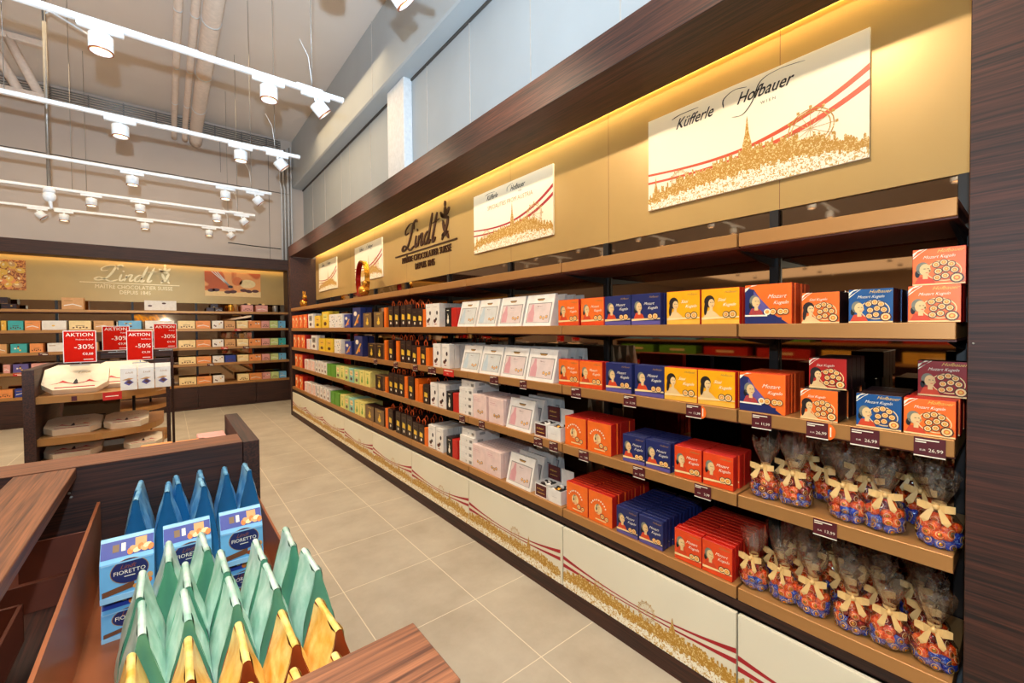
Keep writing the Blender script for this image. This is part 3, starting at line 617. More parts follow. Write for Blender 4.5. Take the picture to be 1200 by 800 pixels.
def P_round(r, w, h, d):
    box_parts(r, w, h, d, 'box_orange', 'box_red'); mb = MB(); f = FR_FRONT(w)
    mb.rect(f, .001, .001, w - .001, h - .001, 'box_orange', 1)
    for i in range(9):
        a = 2.6 - i * .28; mb.rect(f, w * .42 + .33 * w * math.cos(a) - .004, h * .42 + .33 * h * math.sin(a) - .004, w * .42 + .33 * w * math.cos(a) + .004, h * .42 + .33 * h * math.sin(a) + .004, 'print_white', 2)
    mb.ell(f, w * .42, h * .45, w * .16, h * .17, 'print_cream', 2); portrait(mb, f, w * .42, h * .3, h * .38, 'man')
    truffle(mb, f, w * .6, h * .26, h * .09, 4); truffle(mb, f, w * .78, h * .22, h * .075, 4); mb.rect(f, w * .3, h * .1, w * .75, h * .14, 'print_cream', 2)
    mb.obj('printed_front', r)
def P_house(r, w, h, d, tint='bottle_pink', plain=False):
    # slanted gift bag: front leans back, narrow top
    lean = d * .62; k = .07 * w
    prof = [(0, 0), (d, 0), (d * .82, h), (lean, h)]
    mb = MB(); mb.prism([(p[0], p[1]) for p in prof], 0, -w / 2, w / 2, 'card_white'); mb.obj('bag_body', r)
    sl = math.hypot(lean, h); v = Vector((0, lean, h)) / sl; f = (Vector((-w / 2, 0, 0)), Vector((1, 0, 0)), v, Vector((0, -h, lean)) / sl)
    mb = MB(); mb.rect(f, .085 * w, .1 * sl, .94 * w, .73 * sl, 'metal_grey', 1); mb.rect(f, .105 * w, .11 * sl, .915 * w, .705 * sl, 'window_pale' if tint == 'bottle_pink' else 'window_grey', 2)
    b = .13 * w
    mb.poly(f, [(b, .13 * sl), (b + .23 * w, .13 * sl), (b + .23 * w, .4 * sl), (b + .19 * w, .52 * sl), (b + .17 * w, .69 * sl), (b + .10 * w, .69 * sl), (b + .07 * w, .52 * sl), (b, .4 * sl)], tint, 3)
    mb.stroke(f, [(.44 * w, .6 * sl), (.46 * w, .64 * sl), (.48 * w, .6 * sl), (.52 * w, .62 * sl), (.56 * w, .6 * sl), (.62 * w, .62 * sl)], .0035, 'brown_band', 3, sub=3); mb.rect(f, .44 * w, .54 * sl, .62 * w, .548 * sl, 'card_grey', 3); mb.rect(f, .44 * w, .44 * sl, .66 * w, .452 * sl, 'brown_pack', 3) if 0 else None
    for x, z in ((.62, .27), (.72, .24), (.82, .28)): truffle(mb, f, w * x, sl * z, w * .045, 3)
    mb.obj('window', r)
    mb = MB(); mb.poly(f, [(.38 * w, .84 * sl), (.44 * w, .80 * sl), (.60 * w, .80 * sl), (.66 * w, .84 * sl), (.64 * w, .86 * sl), (.40 * w, .86 * sl)], 'ink_gold', 2)
    mb.poly(f, [(.39 * w, .852 * sl), (.65 * w, .852 * sl), (.66 * w, .87 * sl), (.38 * w, .87 * sl)], 'black', 3); mb.obj('handle_slot', r)
def P_pink(r, w, h, d):
    box_parts(r, w, h, d, 'card_pink', 'card_pink'); mb = MB(); f = FR_FRONT(w)
    mb.rect(f, w * .1, h * .78, w * .45, h * .8, 'bottle_pink', 1); mb.rect(f, w * .1, h * .72, w * .6, h * .73, 'bottle_pink', 1)
    mb.stroke(f, [(.1 * w, .86 * h), (.16 * w, .9 * h), (.2 * w, .86 * h), (.3 * w, .88 * h), (.4 * w, .86 * h), (.5 * w, .88 * h)], .003, 'bottle_pink', 1, sub=3)
    for x, z in ((.4, .32), (.55, .28), (.7, .33)): truffle(mb, f, w * x, h * z, h * .07, 2)
    mb.obj('printed_front', r)
def P_carton(r, w, h, d):
    box_parts(r, w, h, d, 'card_white', 'card_white'); mb = MB(); f = FR_FRONT(w)
    mb.rect(f, .005, h * .5, w - .005, h * .52, 'card_grey', 1); mb.ell(f, w * .5, h * .4, h * .14, h * .14, 'card_grey', 1); mb.rect(f, w * .72, h * .2, w * .9, h * .6, 'metal_grey', 1)
    g = (Vector((w / 2, 0, 0)), Vector((0, 1, 0)), Vector((0, 0, 1)), Vector((1, 0, 0)))
    for i in range(9): mb.rect(g, .04 + i * .006, h * .35, .043 + i * .006, h * .7, 'ink', 1)
    mb.obj('printed_marks', r)
def P_pack(r, w, h, d, loop=True):
    box_parts(r, w, h, d, 'dark_pack', 'dark_pack'); mb = MB(); f = FR_FRONT(w)
    mb.rect(f, .003, .001, w - .003, h - .001, 'dark_pack', 1); mb.poly(f, [(w * .2, h * .35), (w * .75, h * .33), (w * .72, h * .55), (w * .25, h * .6)], 'label_yellow', 2)
    mb.ell(f, w * .5, h * .2, w * .12, w * .12, 'print_white', 2, 8); mb.rect(f, w * .25, h * .8, w * .7, h * .82, 'brown_pack', 2); mb.obj('printed_front', r)
    if loop:
        mb = MB(); mb.tube([(-w * .2, d * .4, h - .002), (-w * .25, d * .4, h + .03), (0, d * .4, h + .055), (w * .25, d * .4, h + .03), (w * .2, d * .4, h - .002)], .005, 'ribbon_strap', 6); mb.obj('loop_handle', r)
def P_white(r, w, h, d):
    box_parts(r, w, h, d, 'card_white', 'card_white'); mb = MB(); f = FR_FRONT(w)
    mb.rect(f, w * .15, h * .84, w * .7, h * .86, 'card_grey', 1)
    mb.ell(f, w * .68, h * .6, w * .12, h * .09, 'dark_pack', 1); mb.ell(f, w * .35, h * .25, w * .18, h * .08, 'choc', 1); mb.ell(f, w * .55, h * .33, w * .13, h * .07, 'dark_pack', 2); mb.rect(f, w * .3, h * .1, w * .6, h * .13, 'ribbon_red', 1)
    mb.obj('printed_front', r)
def P_plain(r, w, h, d, col, side, motif, mc, loop=None):
    box_parts(r, w, h, d, col, side); mb = MB(); f = FR_FRONT(w); mb.rect(f, .002, .002, w - .002, h - .002, col, 1)
    if motif == 'figure':
        mb.ell(f, w * .5, h * .3, w * .16, h * .14, mc, 2); mb.ell(f, w * .52, h * .5, w * .09, h * .1, mc, 2); mb.ell(f, w * .5, h * .62, w * .03, h * .09, mc, 2, 8, .3); mb.rect(f, w * .3, h * .84, w * .7, h * .87, mc, 2)
    elif motif == 'slash':
        mb.poly(f, [(w * .15, h * .1), (w * .35, h * .1), (w * .9, h * .62), (w * .75, h * .66)], mc, 2); mb.ell(f, w * .35, h * .7, w * .2, h * .12, 'print_white', 2); mb.ell(f, w * .62, h * .3, w * .13, h * .1, 'choc_orange', 3)
    elif motif == 'dots':
        rr = random.Random(5)
        for i in range(14): mb.ell(f, w * rr.uniform(.12, .88), h * rr.uniform(.1, .9), w * .05, h * .045, rr.choice([mc, 'metal_grey', 'print_cream']), 2, 8)
    elif motif == 'label':
        mb.rect(f, w * .2, h * .5, w * .8, h * .85, mc, 2); mb.ell(f, w * .5, h * .25, w * .22, h * .12, 'choc', 2); mb.rect(f, w * .3, h * .65, w * .7, h * .68, 'ink', 3)
    mb.obj('printed_front', r)
def P_tray(r, w, h, d, open_):
    a, b = (-w / 2, -.004), (.004, w / 2)
    for (x0, x1), m, side in ((a, 'tag_maroon', 0), (b, 'card_white', 1)):
        mb = MB(); t = .003
        mb.box(x0, x1, 0, t, 0, h, 'card_white'); mb.box(x0, x1, d - t, d, 0, h, 'card_white'); mb.box(x0, x0 + t, t, d - t, 0, h, 'card_white'); mb.box(x1 - t, x1, t, d - t, 0, h, 'card_white'); mb.box(x0 + t, x1 - t, t, d - t, 0, .004, 'card_white')
        f = (Vector((x0, 0, 0)), Vector((1, 0, 0)), Vector((0, 0, 1)), Vector((0, -1, 0))); W = x1 - x0
        if not side:
            mb.rect(f, W * .06, h * .08, W * .94, h * .92, m, 1); mb.text(f, 'Hofbauer', h * .2, W * .15, h * .55, 'nut_gold', 2, .4); mb.rect(f, W * .2, h * .3, W * .8, h * .34, 'nut_gold', 2)
        else: mb.rect(f, W * .3, h * .45, W * .7, h * .47, 'card_grey', 1)
        mb.obj('tray', r)
        mb = MB(); mb.box(x0 + .003, x1 - .003, d - .001, d + .004, h + .001, h * 2.1, 'tag_maroon' if not side else 'card_white')
        g = (Vector((x0 + .003, d - .001, h)), Vector((1, 0, 0)), Vector((0, 0, 1)), Vector((0, -1, 0)))
        if not side: mb.text(g, 'Hofbauer', h * .2, W * .12, h * .65, 'nut_gold', 1, .4); mb.rect(g, W * .15, h * .35, W * .75, h * .38, 'nut_gold', 1)
        mb.obj('raised_lid', r)
        rr = random.Random(3 + side); mb = MB()
        for i in range(16):
            x = rr.uniform(x0 + .02, x1 - .02); y = rr.uniform(.02, d - .02)
            mb.ball((x, y, h * .8 + rr.uniform(0, .01)), .016, rr.choice(['black', 'dark_pack', 'card_white'] if not side else ['gold_foil', 'card_white', 'black']), 8, 5, (1, .6, .6))
        for i in range(0): pass
        mb.box(x0 + .004, x1 - .004, .004, d - .004, .005, h * .78, 'dark_pack'); o = mb.obj('wrapped_sweets', r); o['kind'] = 'stuff'
KIND = {
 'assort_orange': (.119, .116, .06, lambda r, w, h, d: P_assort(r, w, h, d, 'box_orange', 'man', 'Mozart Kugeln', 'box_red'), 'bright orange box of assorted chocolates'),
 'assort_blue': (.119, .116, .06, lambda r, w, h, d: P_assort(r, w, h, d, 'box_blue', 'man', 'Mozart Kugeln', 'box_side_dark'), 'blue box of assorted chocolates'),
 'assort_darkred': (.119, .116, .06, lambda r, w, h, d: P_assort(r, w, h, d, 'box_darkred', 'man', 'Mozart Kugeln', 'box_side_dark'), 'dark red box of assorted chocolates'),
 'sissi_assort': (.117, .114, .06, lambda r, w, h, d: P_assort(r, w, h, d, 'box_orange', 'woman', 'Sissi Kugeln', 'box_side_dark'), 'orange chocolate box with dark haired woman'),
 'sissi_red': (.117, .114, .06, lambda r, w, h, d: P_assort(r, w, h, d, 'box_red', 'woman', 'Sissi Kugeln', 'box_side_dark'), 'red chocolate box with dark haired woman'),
 'big': (.170, .158, .03, P_big, 'orange and blue chocolate box with wigged portrait'),
 'sissi': (.164, .156, .03, lambda r, w, h, d: P_small(r, w, h, d, 'box_yellow', 'woman', 'Sissi', 'Kugeln', 'box_red'), 'yellow chocolate box with dark haired woman'),
 'mozn': (.166, .156, .03, lambda r, w, h, d: P_small(r, w, h, d, 'box_navy', 'man', 'Mozart', 'Kugeln', 'box_navy'), 'navy chocolate box with wigged portrait'),
 'mozo': (.166, .155, .03, lambda r, w, h, d: P_small(r, w, h, d, 'box_orange', 'man', 'Mozart', 'Kugeln', 'box_red'), 'orange chocolate box with small portrait'),
 'mozn2': (.134, .142, .026, lambda r, w, h, d: P_small(r, w, h, d, 'box_navy', 'man', 'Mozart', 'Kugeln', 'box_navy'), 'small navy chocolate box'),
 'mozo2': (.132, .145, .026, lambda r, w, h, d: P_small(r, w, h, d, 'box_redorange', 'man', 'Mozart', 'Kugeln', 'box_red'), 'small red chocolate box'),
 'round': (.166, .172, .026, P_round, 'orange box with round portrait medallion'),
 'house': (.262, .205, .084, lambda r, w, h, d: P_house(r, w, h, d), 'white slanted gift bag with pink bottle window'),
 'houseb': (.250, .203, .084, lambda r, w, h, d: P_house(r, w, h, d, 'bottle_blue'), 'white slanted gift bag with pale blue window'),
 'pink': (.182, .185, .03, P_pink, 'pale pink confectionery box with truffles'),
 'carton': (.200, .055, .26, P_carton, 'flat white carton'),
 'packtall': (.122, .222, .08, lambda r, w, h, d: P_pack(r, w, h, d), 'tall dark gift pack with yellow label'),
 'pack': (.118, .178, .08, lambda r, w, h, d: P_pack(r, w, h, d), 'shorter dark gift pack with yellow label'),
 'white': (.125, .208, .05, P_white, 'tall white chocolate pack'),
 'oslab': (.07, .165, .10, lambda r, w, h, d: P_plain(r, w, h, d, 'orange_card', 'orange_card', 'none', 'ink'), 'plain orange carton'),
 'oslabt': (.07, .215, .10, lambda r, w, h, d: P_plain(r, w, h, d, 'orange_card', 'orange_card', 'none', 'ink'), 'tall plain orange carton'),
 'redslab': (.085, .158, .10, lambda r, w, h, d: P_plain(r, w, h, d, 'box_red', 'box_red', 'none', 'ink'), 'plain red carton'),
 'dark': (.098, .162, .08, lambda r, w, h, d: P_plain(r, w, h, d, 'black', 'dark_pack', 'figure', 'print_white'), 'black pack with pale rabbit picture'),
 'brown': (.27, .175, .06, lambda r, w, h, d: P_plain(r, w, h, d, 'brown_pack', 'dark_pack', 'figure', 'label_yellow'), 'wide brown and gold chocolate box'),
 'brownb': (.22, .17, .06, lambda r, w, h, d: P_plain(r, w, h, d, 'dark_pack', 'brown_pack', 'figure', 'label_yellow'), 'dark brown chocolate box with gold figures'),
 'navytall': (.28, .25, .07, lambda r, w, h, d: P_plain(r, w, h, d, 'navy_pack', 'navy_pack', 'slash', 'gold_plain'), 'tall navy pouch with gold slash'),
 'navy': (.25, .175, .07, lambda r, w, h, d: P_plain(r, w, h, d, 'royal', 'navy_pack', 'slash', 'gold_plain'), 'short navy pouch with gold slash'),
 'whitef': (.29, .193, .06, lambda r, w, h, d: P_plain(r, w, h, d, 'card_white', 'card_white', 'dots', 'dark_pack'), 'white box patterned with small sweets'),
 'yellow': (.34, .195, .07, lambda r, w, h, d: P_plain(r, w, h, d, 'yellow_pack', 'yellow_pack', 'label', 'gold_plain'), 'yellow confectionery box'),
 'yellowt': (.34, .245, .07, lambda r, w, h, d: P_plain(r, w, h, d, 'yellow_pack', 'yellow_pack', 'label', 'pale_yellow'), 'tall yellow confectionery bag'),
 'whitet': (.30, .235, .06, lambda r, w, h, d: P_plain(r, w, h, d, 'card_white', 'card_white', 'label', 'metal_grey'), 'tall white box with grey label'),
 'orangebag': (.26, .235, .09, lambda r, w, h, d: P_plain(r, w, h, d, 'box_orange', 'box_red', 'slash', 'print_cream'), 'orange sweets bag with cream print'),
 'multi': (.20, .17, .05, lambda r, w, h, d: P_plain(r, w, h, d, 'card_pink', 'card_white', 'dots', 'box_orange'), 'pale multicoloured sweets pack'),
 'whitesm': (.13, .18, .03, lambda r, w, h, d: P_plain(r, w, h, d, 'card_white', 'card_white', 'label', 'window_pale'), 'narrow white chocolate bar pack'),
 'green': (.19, .175, .03, lambda r, w, h, d: P_plain(r, w, h, d, 'green_pack', 'green_pack', 'none', 'ink'), 'green chocolate bar pack'),
 'palegreen': (.17, .18, .03, lambda r, w, h, d: P_plain(r, w, h, d, 'pale_green', 'pale_green', 'label', 'print_cream'), 'pale green chocolate bar pack'),
 'paleteal': (.17, .18, .03, lambda r, w, h, d: P_plain(r, w, h, d, 'pale_teal', 'pale_teal', 'label', 'print_cream'), 'pale teal chocolate bar pack'),
 'paleyellow': (.17, .18, .03, lambda r, w, h, d: P_plain(r, w, h, d, 'pale_yellow', 'pale_yellow', 'figure', 'green_pack'), 'pale yellow chocolate bar pack'),
 'tray': (.235, .085, .12, lambda r, w, h, d: P_tray(r, w, h, d, True), 'pair of small open counter trays'),
}
NAME = {'assort_orange': 'chocolate_box', 'carton': 'white_carton', 'house': 'gift_bag', 'houseb': 'gift_bag', 'white': 'praline_pack', 'dark': 'praline_pack', 'oslab': 'plain_carton', 'oslabt': 'plain_carton', 'redslab': 'plain_carton', 'multi': 'sweets_box', 'whitef': 'sweets_box', 'yellow': 'sweets_box', 'whitet': 'sweets_box', 'pink': 'confectionery_box', 'tray': 'counter_display', 'navytall': 'sweets_pouch', 'navy': 'sweets_pouch', 'orangebag': 'sweets_bag', 'yellowt': 'sweets_bag', 'pack': 'gift_pack', 'packtall': 'gift_pack',
        'whitesm': 'chocolate_bar_pack', 'green': 'chocolate_bar_pack', 'palegreen': 'chocolate_bar_pack', 'paleteal': 'chocolate_bar_pack', 'paleyellow': 'chocolate_bar_pack'}
PROTO = {}
def product(kind, loc, rz, label, group):
    w, h, d, fn, desc = KIND[kind]; nm = NAME.get(kind, 'chocolate_box')
    if kind not in PROTO:
        r = empty(nm); fn(r, w, h, d); PROTO[kind] = r
    else: r = copy_tree(PROTO[kind]); r.name = nm
    r.location = loc; r.rotation_euler = (0, 0, rz)
    tag(r, label, {'gift_bag': 'gift bag', 'gift_pack': 'gift pack', 'sweets_pouch': 'sweets bag', 'sweets_bag': 'sweets bag', 'counter_display': 'display tray'}.get(nm, 'chocolate box' if nm != 'white_carton' else 'carton'), group)
    return r
SH = {1: 'top display row', 2: 'second row', 3: 'third row', 4: 'lowest row'}
DEPTH = ['front one', 'second back', 'third back', 'fourth back', 'fifth back', 'sixth back', 'seventh back', 'eighth back', 'ninth back', 'tenth back', 'eleventh back', 'twelfth back']
# (kind, y centre, copies behind, spacing)
ROWS = {
 1: [('assort_orange', .204, 2, .066), ('assort_blue', .358, 5, .062), ('sissi_assort', .501, 3, .062), ('big', .677, 5, .034), ('sissi', .865, 1, .034), ('sissi', 1.035, 1, .034), ('mozn', 1.233, 1, .034), ('mozn', 1.405, 1, .034), ('mozo', 1.577, 1, .034), ('mozo', 1.761, 1, .034),
     ('house', 2.047, 3, .085), ('house', 2.330, 2, .085), ('houseb', 2.612, 2, .085), ('houseb', 2.885, 2, .085), ('redslab', 3.06, 2, .11), ('dark', 3.158, 2, .09), ('white', 3.37, 4, .055), ('white', 3.497, 4, .055), ('oslab', 3.583, 1, .1), ('pack', 3.669, 2, .09), ('pack', 3.785, 2, .09), ('packtall', 3.906, 2, .09), ('packtall', 4.04, 2, .09), ('packtall', 4.20, 2, .09), ('packtall', 4.35, 2, .09), ('oslabt', 4.498, 1, .1),
     ('brown', 4.695, 1, .065), ('brown', 5.04, 1, .065), ('navytall', 5.407, 1, .08), ('navy', 5.766, 1, .08), ('whitef', 6.11, 1, .07), ('whitef', 6.43, 1, .07), ('yellowt', 6.776, 1, .08), ('yellow', 7.2, 1, .08), ('whitet', 7.62, 1, .07), ('orangebag', 7.98, 1, .1), ('orangebag', 8.28, 1, .1), ('orangebag', 8.58, 1, .1), ('orangebag', 8.84, 1, .1)],
 2: [('assort_orange', .212, 3, .066), ('assort_blue', .335, 3, .062), ('sissi_assort', .504, 5, .062), ('big', .697, 6, .032), ('sissi', .882, 1, .034), ('sissi', 1.048, 1, .034), ('mozn', 1.215, 1, .034), ('mozn', 1.40, 1, .034), ('mozo', 1.59, 1, .034), ('mozo', 1.761, 1, .034),
     ('house', 2.025, 3, .085), ('house', 2.30, 3, .085), ('houseb', 2.575, 3, .085), ('houseb', 2.845, 3, .085), ('white', 3.208, 6, .055), ('white', 3.365, 6, .055), ('oslab', 3.533, 1, .1), ('pack', 3.62, 1, .09), ('oslab', 3.71, 1, .1), ('pack', 3.80, 2, .09), ('packtall', 3.925, 2, .09), ('packtall', 4.06, 2, .09), ('oslabt', 4.19, 1, .1), ('packtall', 4.36, 2, .09), ('oslabt', 4.50, 1, .1),
     ('brownb', 4.68, 1, .065), ('brownb', 4.92, 1, .065), ('navytall', 5.36, 1, .08), ('navy', 5.748, 1, .08), ('whitef', 6.2, 1, .07), ('yellow', 6.6, 1, .08), ('yellow', 6.98, 1, .08), ('whitet', 7.44, 1, .07), ('multi', 7.8, 1, .07), ('orangebag', 8.15, 1, .1), ('orangebag', 8.45, 1, .1), ('orangebag', 8.75, 1, .1)],
 3: [('mozo2', .873, 6, .027), ('mozo2', 1.012, 6, .027), ('mozn2', 1.167, 6, .030), ('mozn2', 1.306, 6, .030), ('round', 1.532, 7, .028), ('round', 1.710, 7, .028), ('tray', 1.95, 0, 0), ('house', 2.243, 3, .085), ('pink', 2.49, 6, .034), ('pink', 2.70, 6, .034),
     ('redslab', 3.048, 1, .1), ('dark', 3.151, 2, .09), ('white', 3.275, 4, .055), ('white', 3.424, 4, .055), ('pack', 3.571, 2, .09), ('oslab', 3.68, 1, .1), ('oslabt', 3.76, 1, .1), ('packtall', 3.887, 2, .09), ('oslabt', 4.0, 1, .1), ('packtall', 4.11, 2, .09), ('packtall', 4.24, 2, .09), ('packtall', 4.37, 2, .09), ('oslab', 4.50, 1, .1), ('brownb', 4.70, 1, .065),
     ('paleyellow', 5.06, 6, .034), ('paleyellow', 5.25, 6, .034), ('palegreen', 5.44, 6, .034), ('paleteal', 5.64, 6, .034), ('palegreen', 5.83, 6, .034), ('paleyellow', 6.02, 5, .034), ('palegreen', 6.2, 5, .034), ('green', 6.42, 5, .034), ('green', 6.63, 5, .034), ('whitesm', 6.82, 5, .034), ('whitesm', 6.98, 5, .034), ('whitesm', 7.14, 5, .034), ('whitesm', 7.30, 4, .034), ('multi', 7.52, 1, .06), ('multi', 7.75, 1, .06), ('multi', 7.98, 1, .06), ('orangebag', 8.35, 1, .1), ('orangebag', 8.65, 1, .1)],
 4: [('mozo2', .877, 11, .032), ('mozo2', 1.012, 11, .032), ('mozn2', 1.207, 11, .033), ('mozn2', 1.348, 11, .033), ('round', 1.527, 11, .030), ('round', 1.700, 11, .030), ('tray', 1.95, 0, 0), ('house', 2.247, 3, .085), ('pink', 2.528, 9, .036), ('pink', 2.712, 9, .036),
     ('redslab', 3.067, 1, .1), ('dark', 3.16, 2, .09), ('white', 3.331, 4, .055), ('white', 3.476, 4, .055), ('oslab', 3.58, 1, .1), ('pack', 3.678, 2, .09), ('pack', 3.80, 2, .09), ('packtall', 3.93, 2, .09), ('packtall', 4.06, 2, .09), ('packtall', 4.2, 2, .09), ('packtall', 4.395, 2, .09), ('oslabt', 4.50, 1, .1),
     ('brown', 4.707, 1, .065), ('brown', 5.01, 1, .065), ('paleyellow', 5.26, 6, .034), ('paleyellow', 5.45, 6, .034), ('paleteal', 5.65, 6, .034), ('palegreen', 5.84, 5, .034), ('paleyellow', 6.03, 5, .034), ('green', 6.26, 5, .034), ('green', 6.47, 5, .034), ('whitesm', 6.7, 5, .034), ('whitesm', 6.88, 5, .034), ('whitesm', 7.06, 5, .034), ('whitesm', 7.24, 4, .034), ('multi', 7.5, 1, .06), ('multi', 7.75, 1, .06), ('multi', 8.0, 1, .06), ('orangebag', 8.35, 1, .1), ('orangebag', 8.65, 1, .1)]}
rj = random.Random(11)
CNT = {}
for s, L in ROWS.items():
    tot = {}
    for k, *_ in L: tot[k] = tot.get(k, 0) + 1
    seen = {}
    for k, yc, nb, sp in L:
        i = seen.get(k, 0); seen[k] = i + 1; desc = KIND[k][4]
        if tot[k] == 1: side = ''
        elif tot[k] == 2: side = ['right column', 'left column'][i] + ', '
        else: side = ['rightmost column', 'second column from right', 'third column from right', 'fourth column from right', 'fifth column', 'sixth column', 'seventh column', 'eighth column'][i] + ', '
        for q in range(nb + 1):
            x = XF + .016 + q * sp
            if x + KIND[k][2] > 2.285: break
            if k in ('house', 'houseb') and q: x += .0
            j = rj.uniform(-.004, .004) if q else 0
            lab = '%s, %s, %s%s' % (desc, SH[s], side, DEPTH[q] if nb else 'beside the gift bags')
            product(k, (x, yc + j, ZS[s] + .0003), -PI / 2 + (rj.uniform(-.012, .012) if q else 0), lab, desc + ' in the ' + SH[s])
# stacked extras
product('assort_orange', (XF + .03, .196, ZS[1] + .1165), -PI / 2, 'orange box of assorted chocolates stacked above another, top right corner', None)
product('assort_darkred', (XF + .10, .19, ZS[2] + .1165), -PI / 2, 'dark red box of assorted chocolates stacked on orange ones beside the wood pillar', None)
product('sissi_red', (XF + .055, .488, ZS[2] + .1145), -PI / 2, 'red chocolate box with dark haired woman stacked on the orange one, front', None)
for q in range(3): product('sissi_red', (XF + .119 + q * .062, .488, ZS[2] + .1145), -PI / 2, 'red chocolate box with dark haired woman, stacked row, %s' % DEPTH[q + 1], None)
for s in (3, 4):
    for q in range(5 if s == 3 else 6):
        dx = .02 if q == 4 else 0
        if ZS[s] + (q + 1) * .0555 > ZS[s - 1] - .062: break
        product('carton', (XF + .02 + dx, 2.905 - .01 * (q > 2), ZS[s] + .0003 + q * .0555), -PI / 2, 'flat white carton in the stack on the %s, %s' % (SH[s], ['bottom one', 'second from bottom', 'third from bottom', 'fourth from bottom', 'fifth from bottom', 'sixth from bottom'][q]), 'stacked white cartons')

# ------------------------------------------------------------------ price tags on the shelf edges
def price_tag(y, z, w, txt, red=False, badge=False, lab=''):
    r = empty('price_tag', (XF - .0025, y, z), -PI / 2); tag(r, lab, 'price tag', 'price tags on shelf edges')
    h = .058; mb = MB(); mb.box(-w / 2, w / 2, -.001, .001, -h, 0, 'tag_red' if red else 'tag_maroon')
    f = (Vector((-w / 2, -.001, -h)), Vector((1, 0, 0)), Vector((0, 0, 1)), Vector((0, -1, 0)))
    mb.obj('card', r); mb = MB()
    if not red:
        mb.rect(f, .05 * w, .84 * h, .8 * w, .9 * h, 'print_white', 1); mb.rect(f, .05 * w, .72 * h, .4 * w, .78 * h, 'print_white', 1); mb.rect(f, 0, -.03 * h, w, .03 * h, 'print_white', 1)
        mb.text(f, 'EUR', .13 * h, .38 * w, .28 * h, 'print_white', 1, 0, 'RIGHT'); mb.text(f, txt, .26 * h, .93 * w, .26 * h, 'print_white', 1, 0, 'RIGHT')
    else:
        mb.rect(f, .1 * w, .7 * h, .9 * w, .85 * h, 'print_white', 1); mb.text(f, txt, .34 * h, .3 * w, .2 * h, 'print_white', 1)
    mb.obj('printed_text', r)
    if badge:
        mb = MB(); g = (Vector((w / 2, -.001, -h)), Vector((1, 0, 0)), Vector((0, 0, 1)), Vector((0, -1, 0)))
        mb.poly(g, [(0, 0)] + [(.022 * math.sin(PI * t / 10), h / 2 - h / 2 * math.cos(PI * t / 10)) for t in range(11)], 'box_orange', 1, .0005)
        mb.rect(g, .005, .2 * h, .009, .8 * h, 'print_white', 2, .0005); mb.obj('round_badge', r)
for y, w, t, rd, bd, wh in ((.208, .072, '26,99', 0, 0, 'under the orange assorted box by the pillar'), (.367, .078, '26,99', 0, 0, 'under the blue assorted box'), (.503, .068, '26,99', 0, 1, 'under the orange woman box'), (.691, .072, '11,99', 0, 0, 'under the orange and blue box'),
                      (.973, .072, '11,99', 0, 1, 'between the yellow boxes'), (1.315, .075, '11,99', 0, 0, 'between the navy boxes'), (1.685, .075, '11,99', 0, 0, 'between the orange boxes'), (2.159, .07, '9,99', 0, 0, 'between right hand white gift bags'), (2.485, .10, '9,99', 0, 0, 'between left hand white gift bags'), (3.13, .17, '7,99', 1, 0, 'below tall white packs'), (3.42, .14, '8,99', 0, 0, 'left of the red tag'), (3.75, .1, '8,99', 0, 0, 'below first dark gift packs'), (4.2, .1, '8,99', 0, 0, 'below tallest dark gift packs'), (4.75, .1, '8,99', 0, 0, 'below brown boxes')):
    price_tag(y, ZS[2] - .003, w, t, bool(rd), bool(bd), '%s price tag, second row, %s' % ('red' if rd else 'maroon', wh))
for y, w, t, wh in ((.478, .072, '13,99', 'under the cellophane bags'), (.932, .075, '5,99', 'between the small red boxes'), (1.262, .07, '5,99', 'between the small navy boxes'), (1.63, .072, '7,99', 'between the medallion boxes'), (1.875, .075, '4,99', 'under the white counter tray'), (2.015, .08, '4,99', 'under the maroon counter tray'), (2.647, .075, '6,99', 'between the pink boxes'), (2.925, .08, '6,99', 'under the white carton stack')):
    price_tag(y, ZS[3] - .002, w, t, False, False, 'maroon price tag, third row, ' + wh)

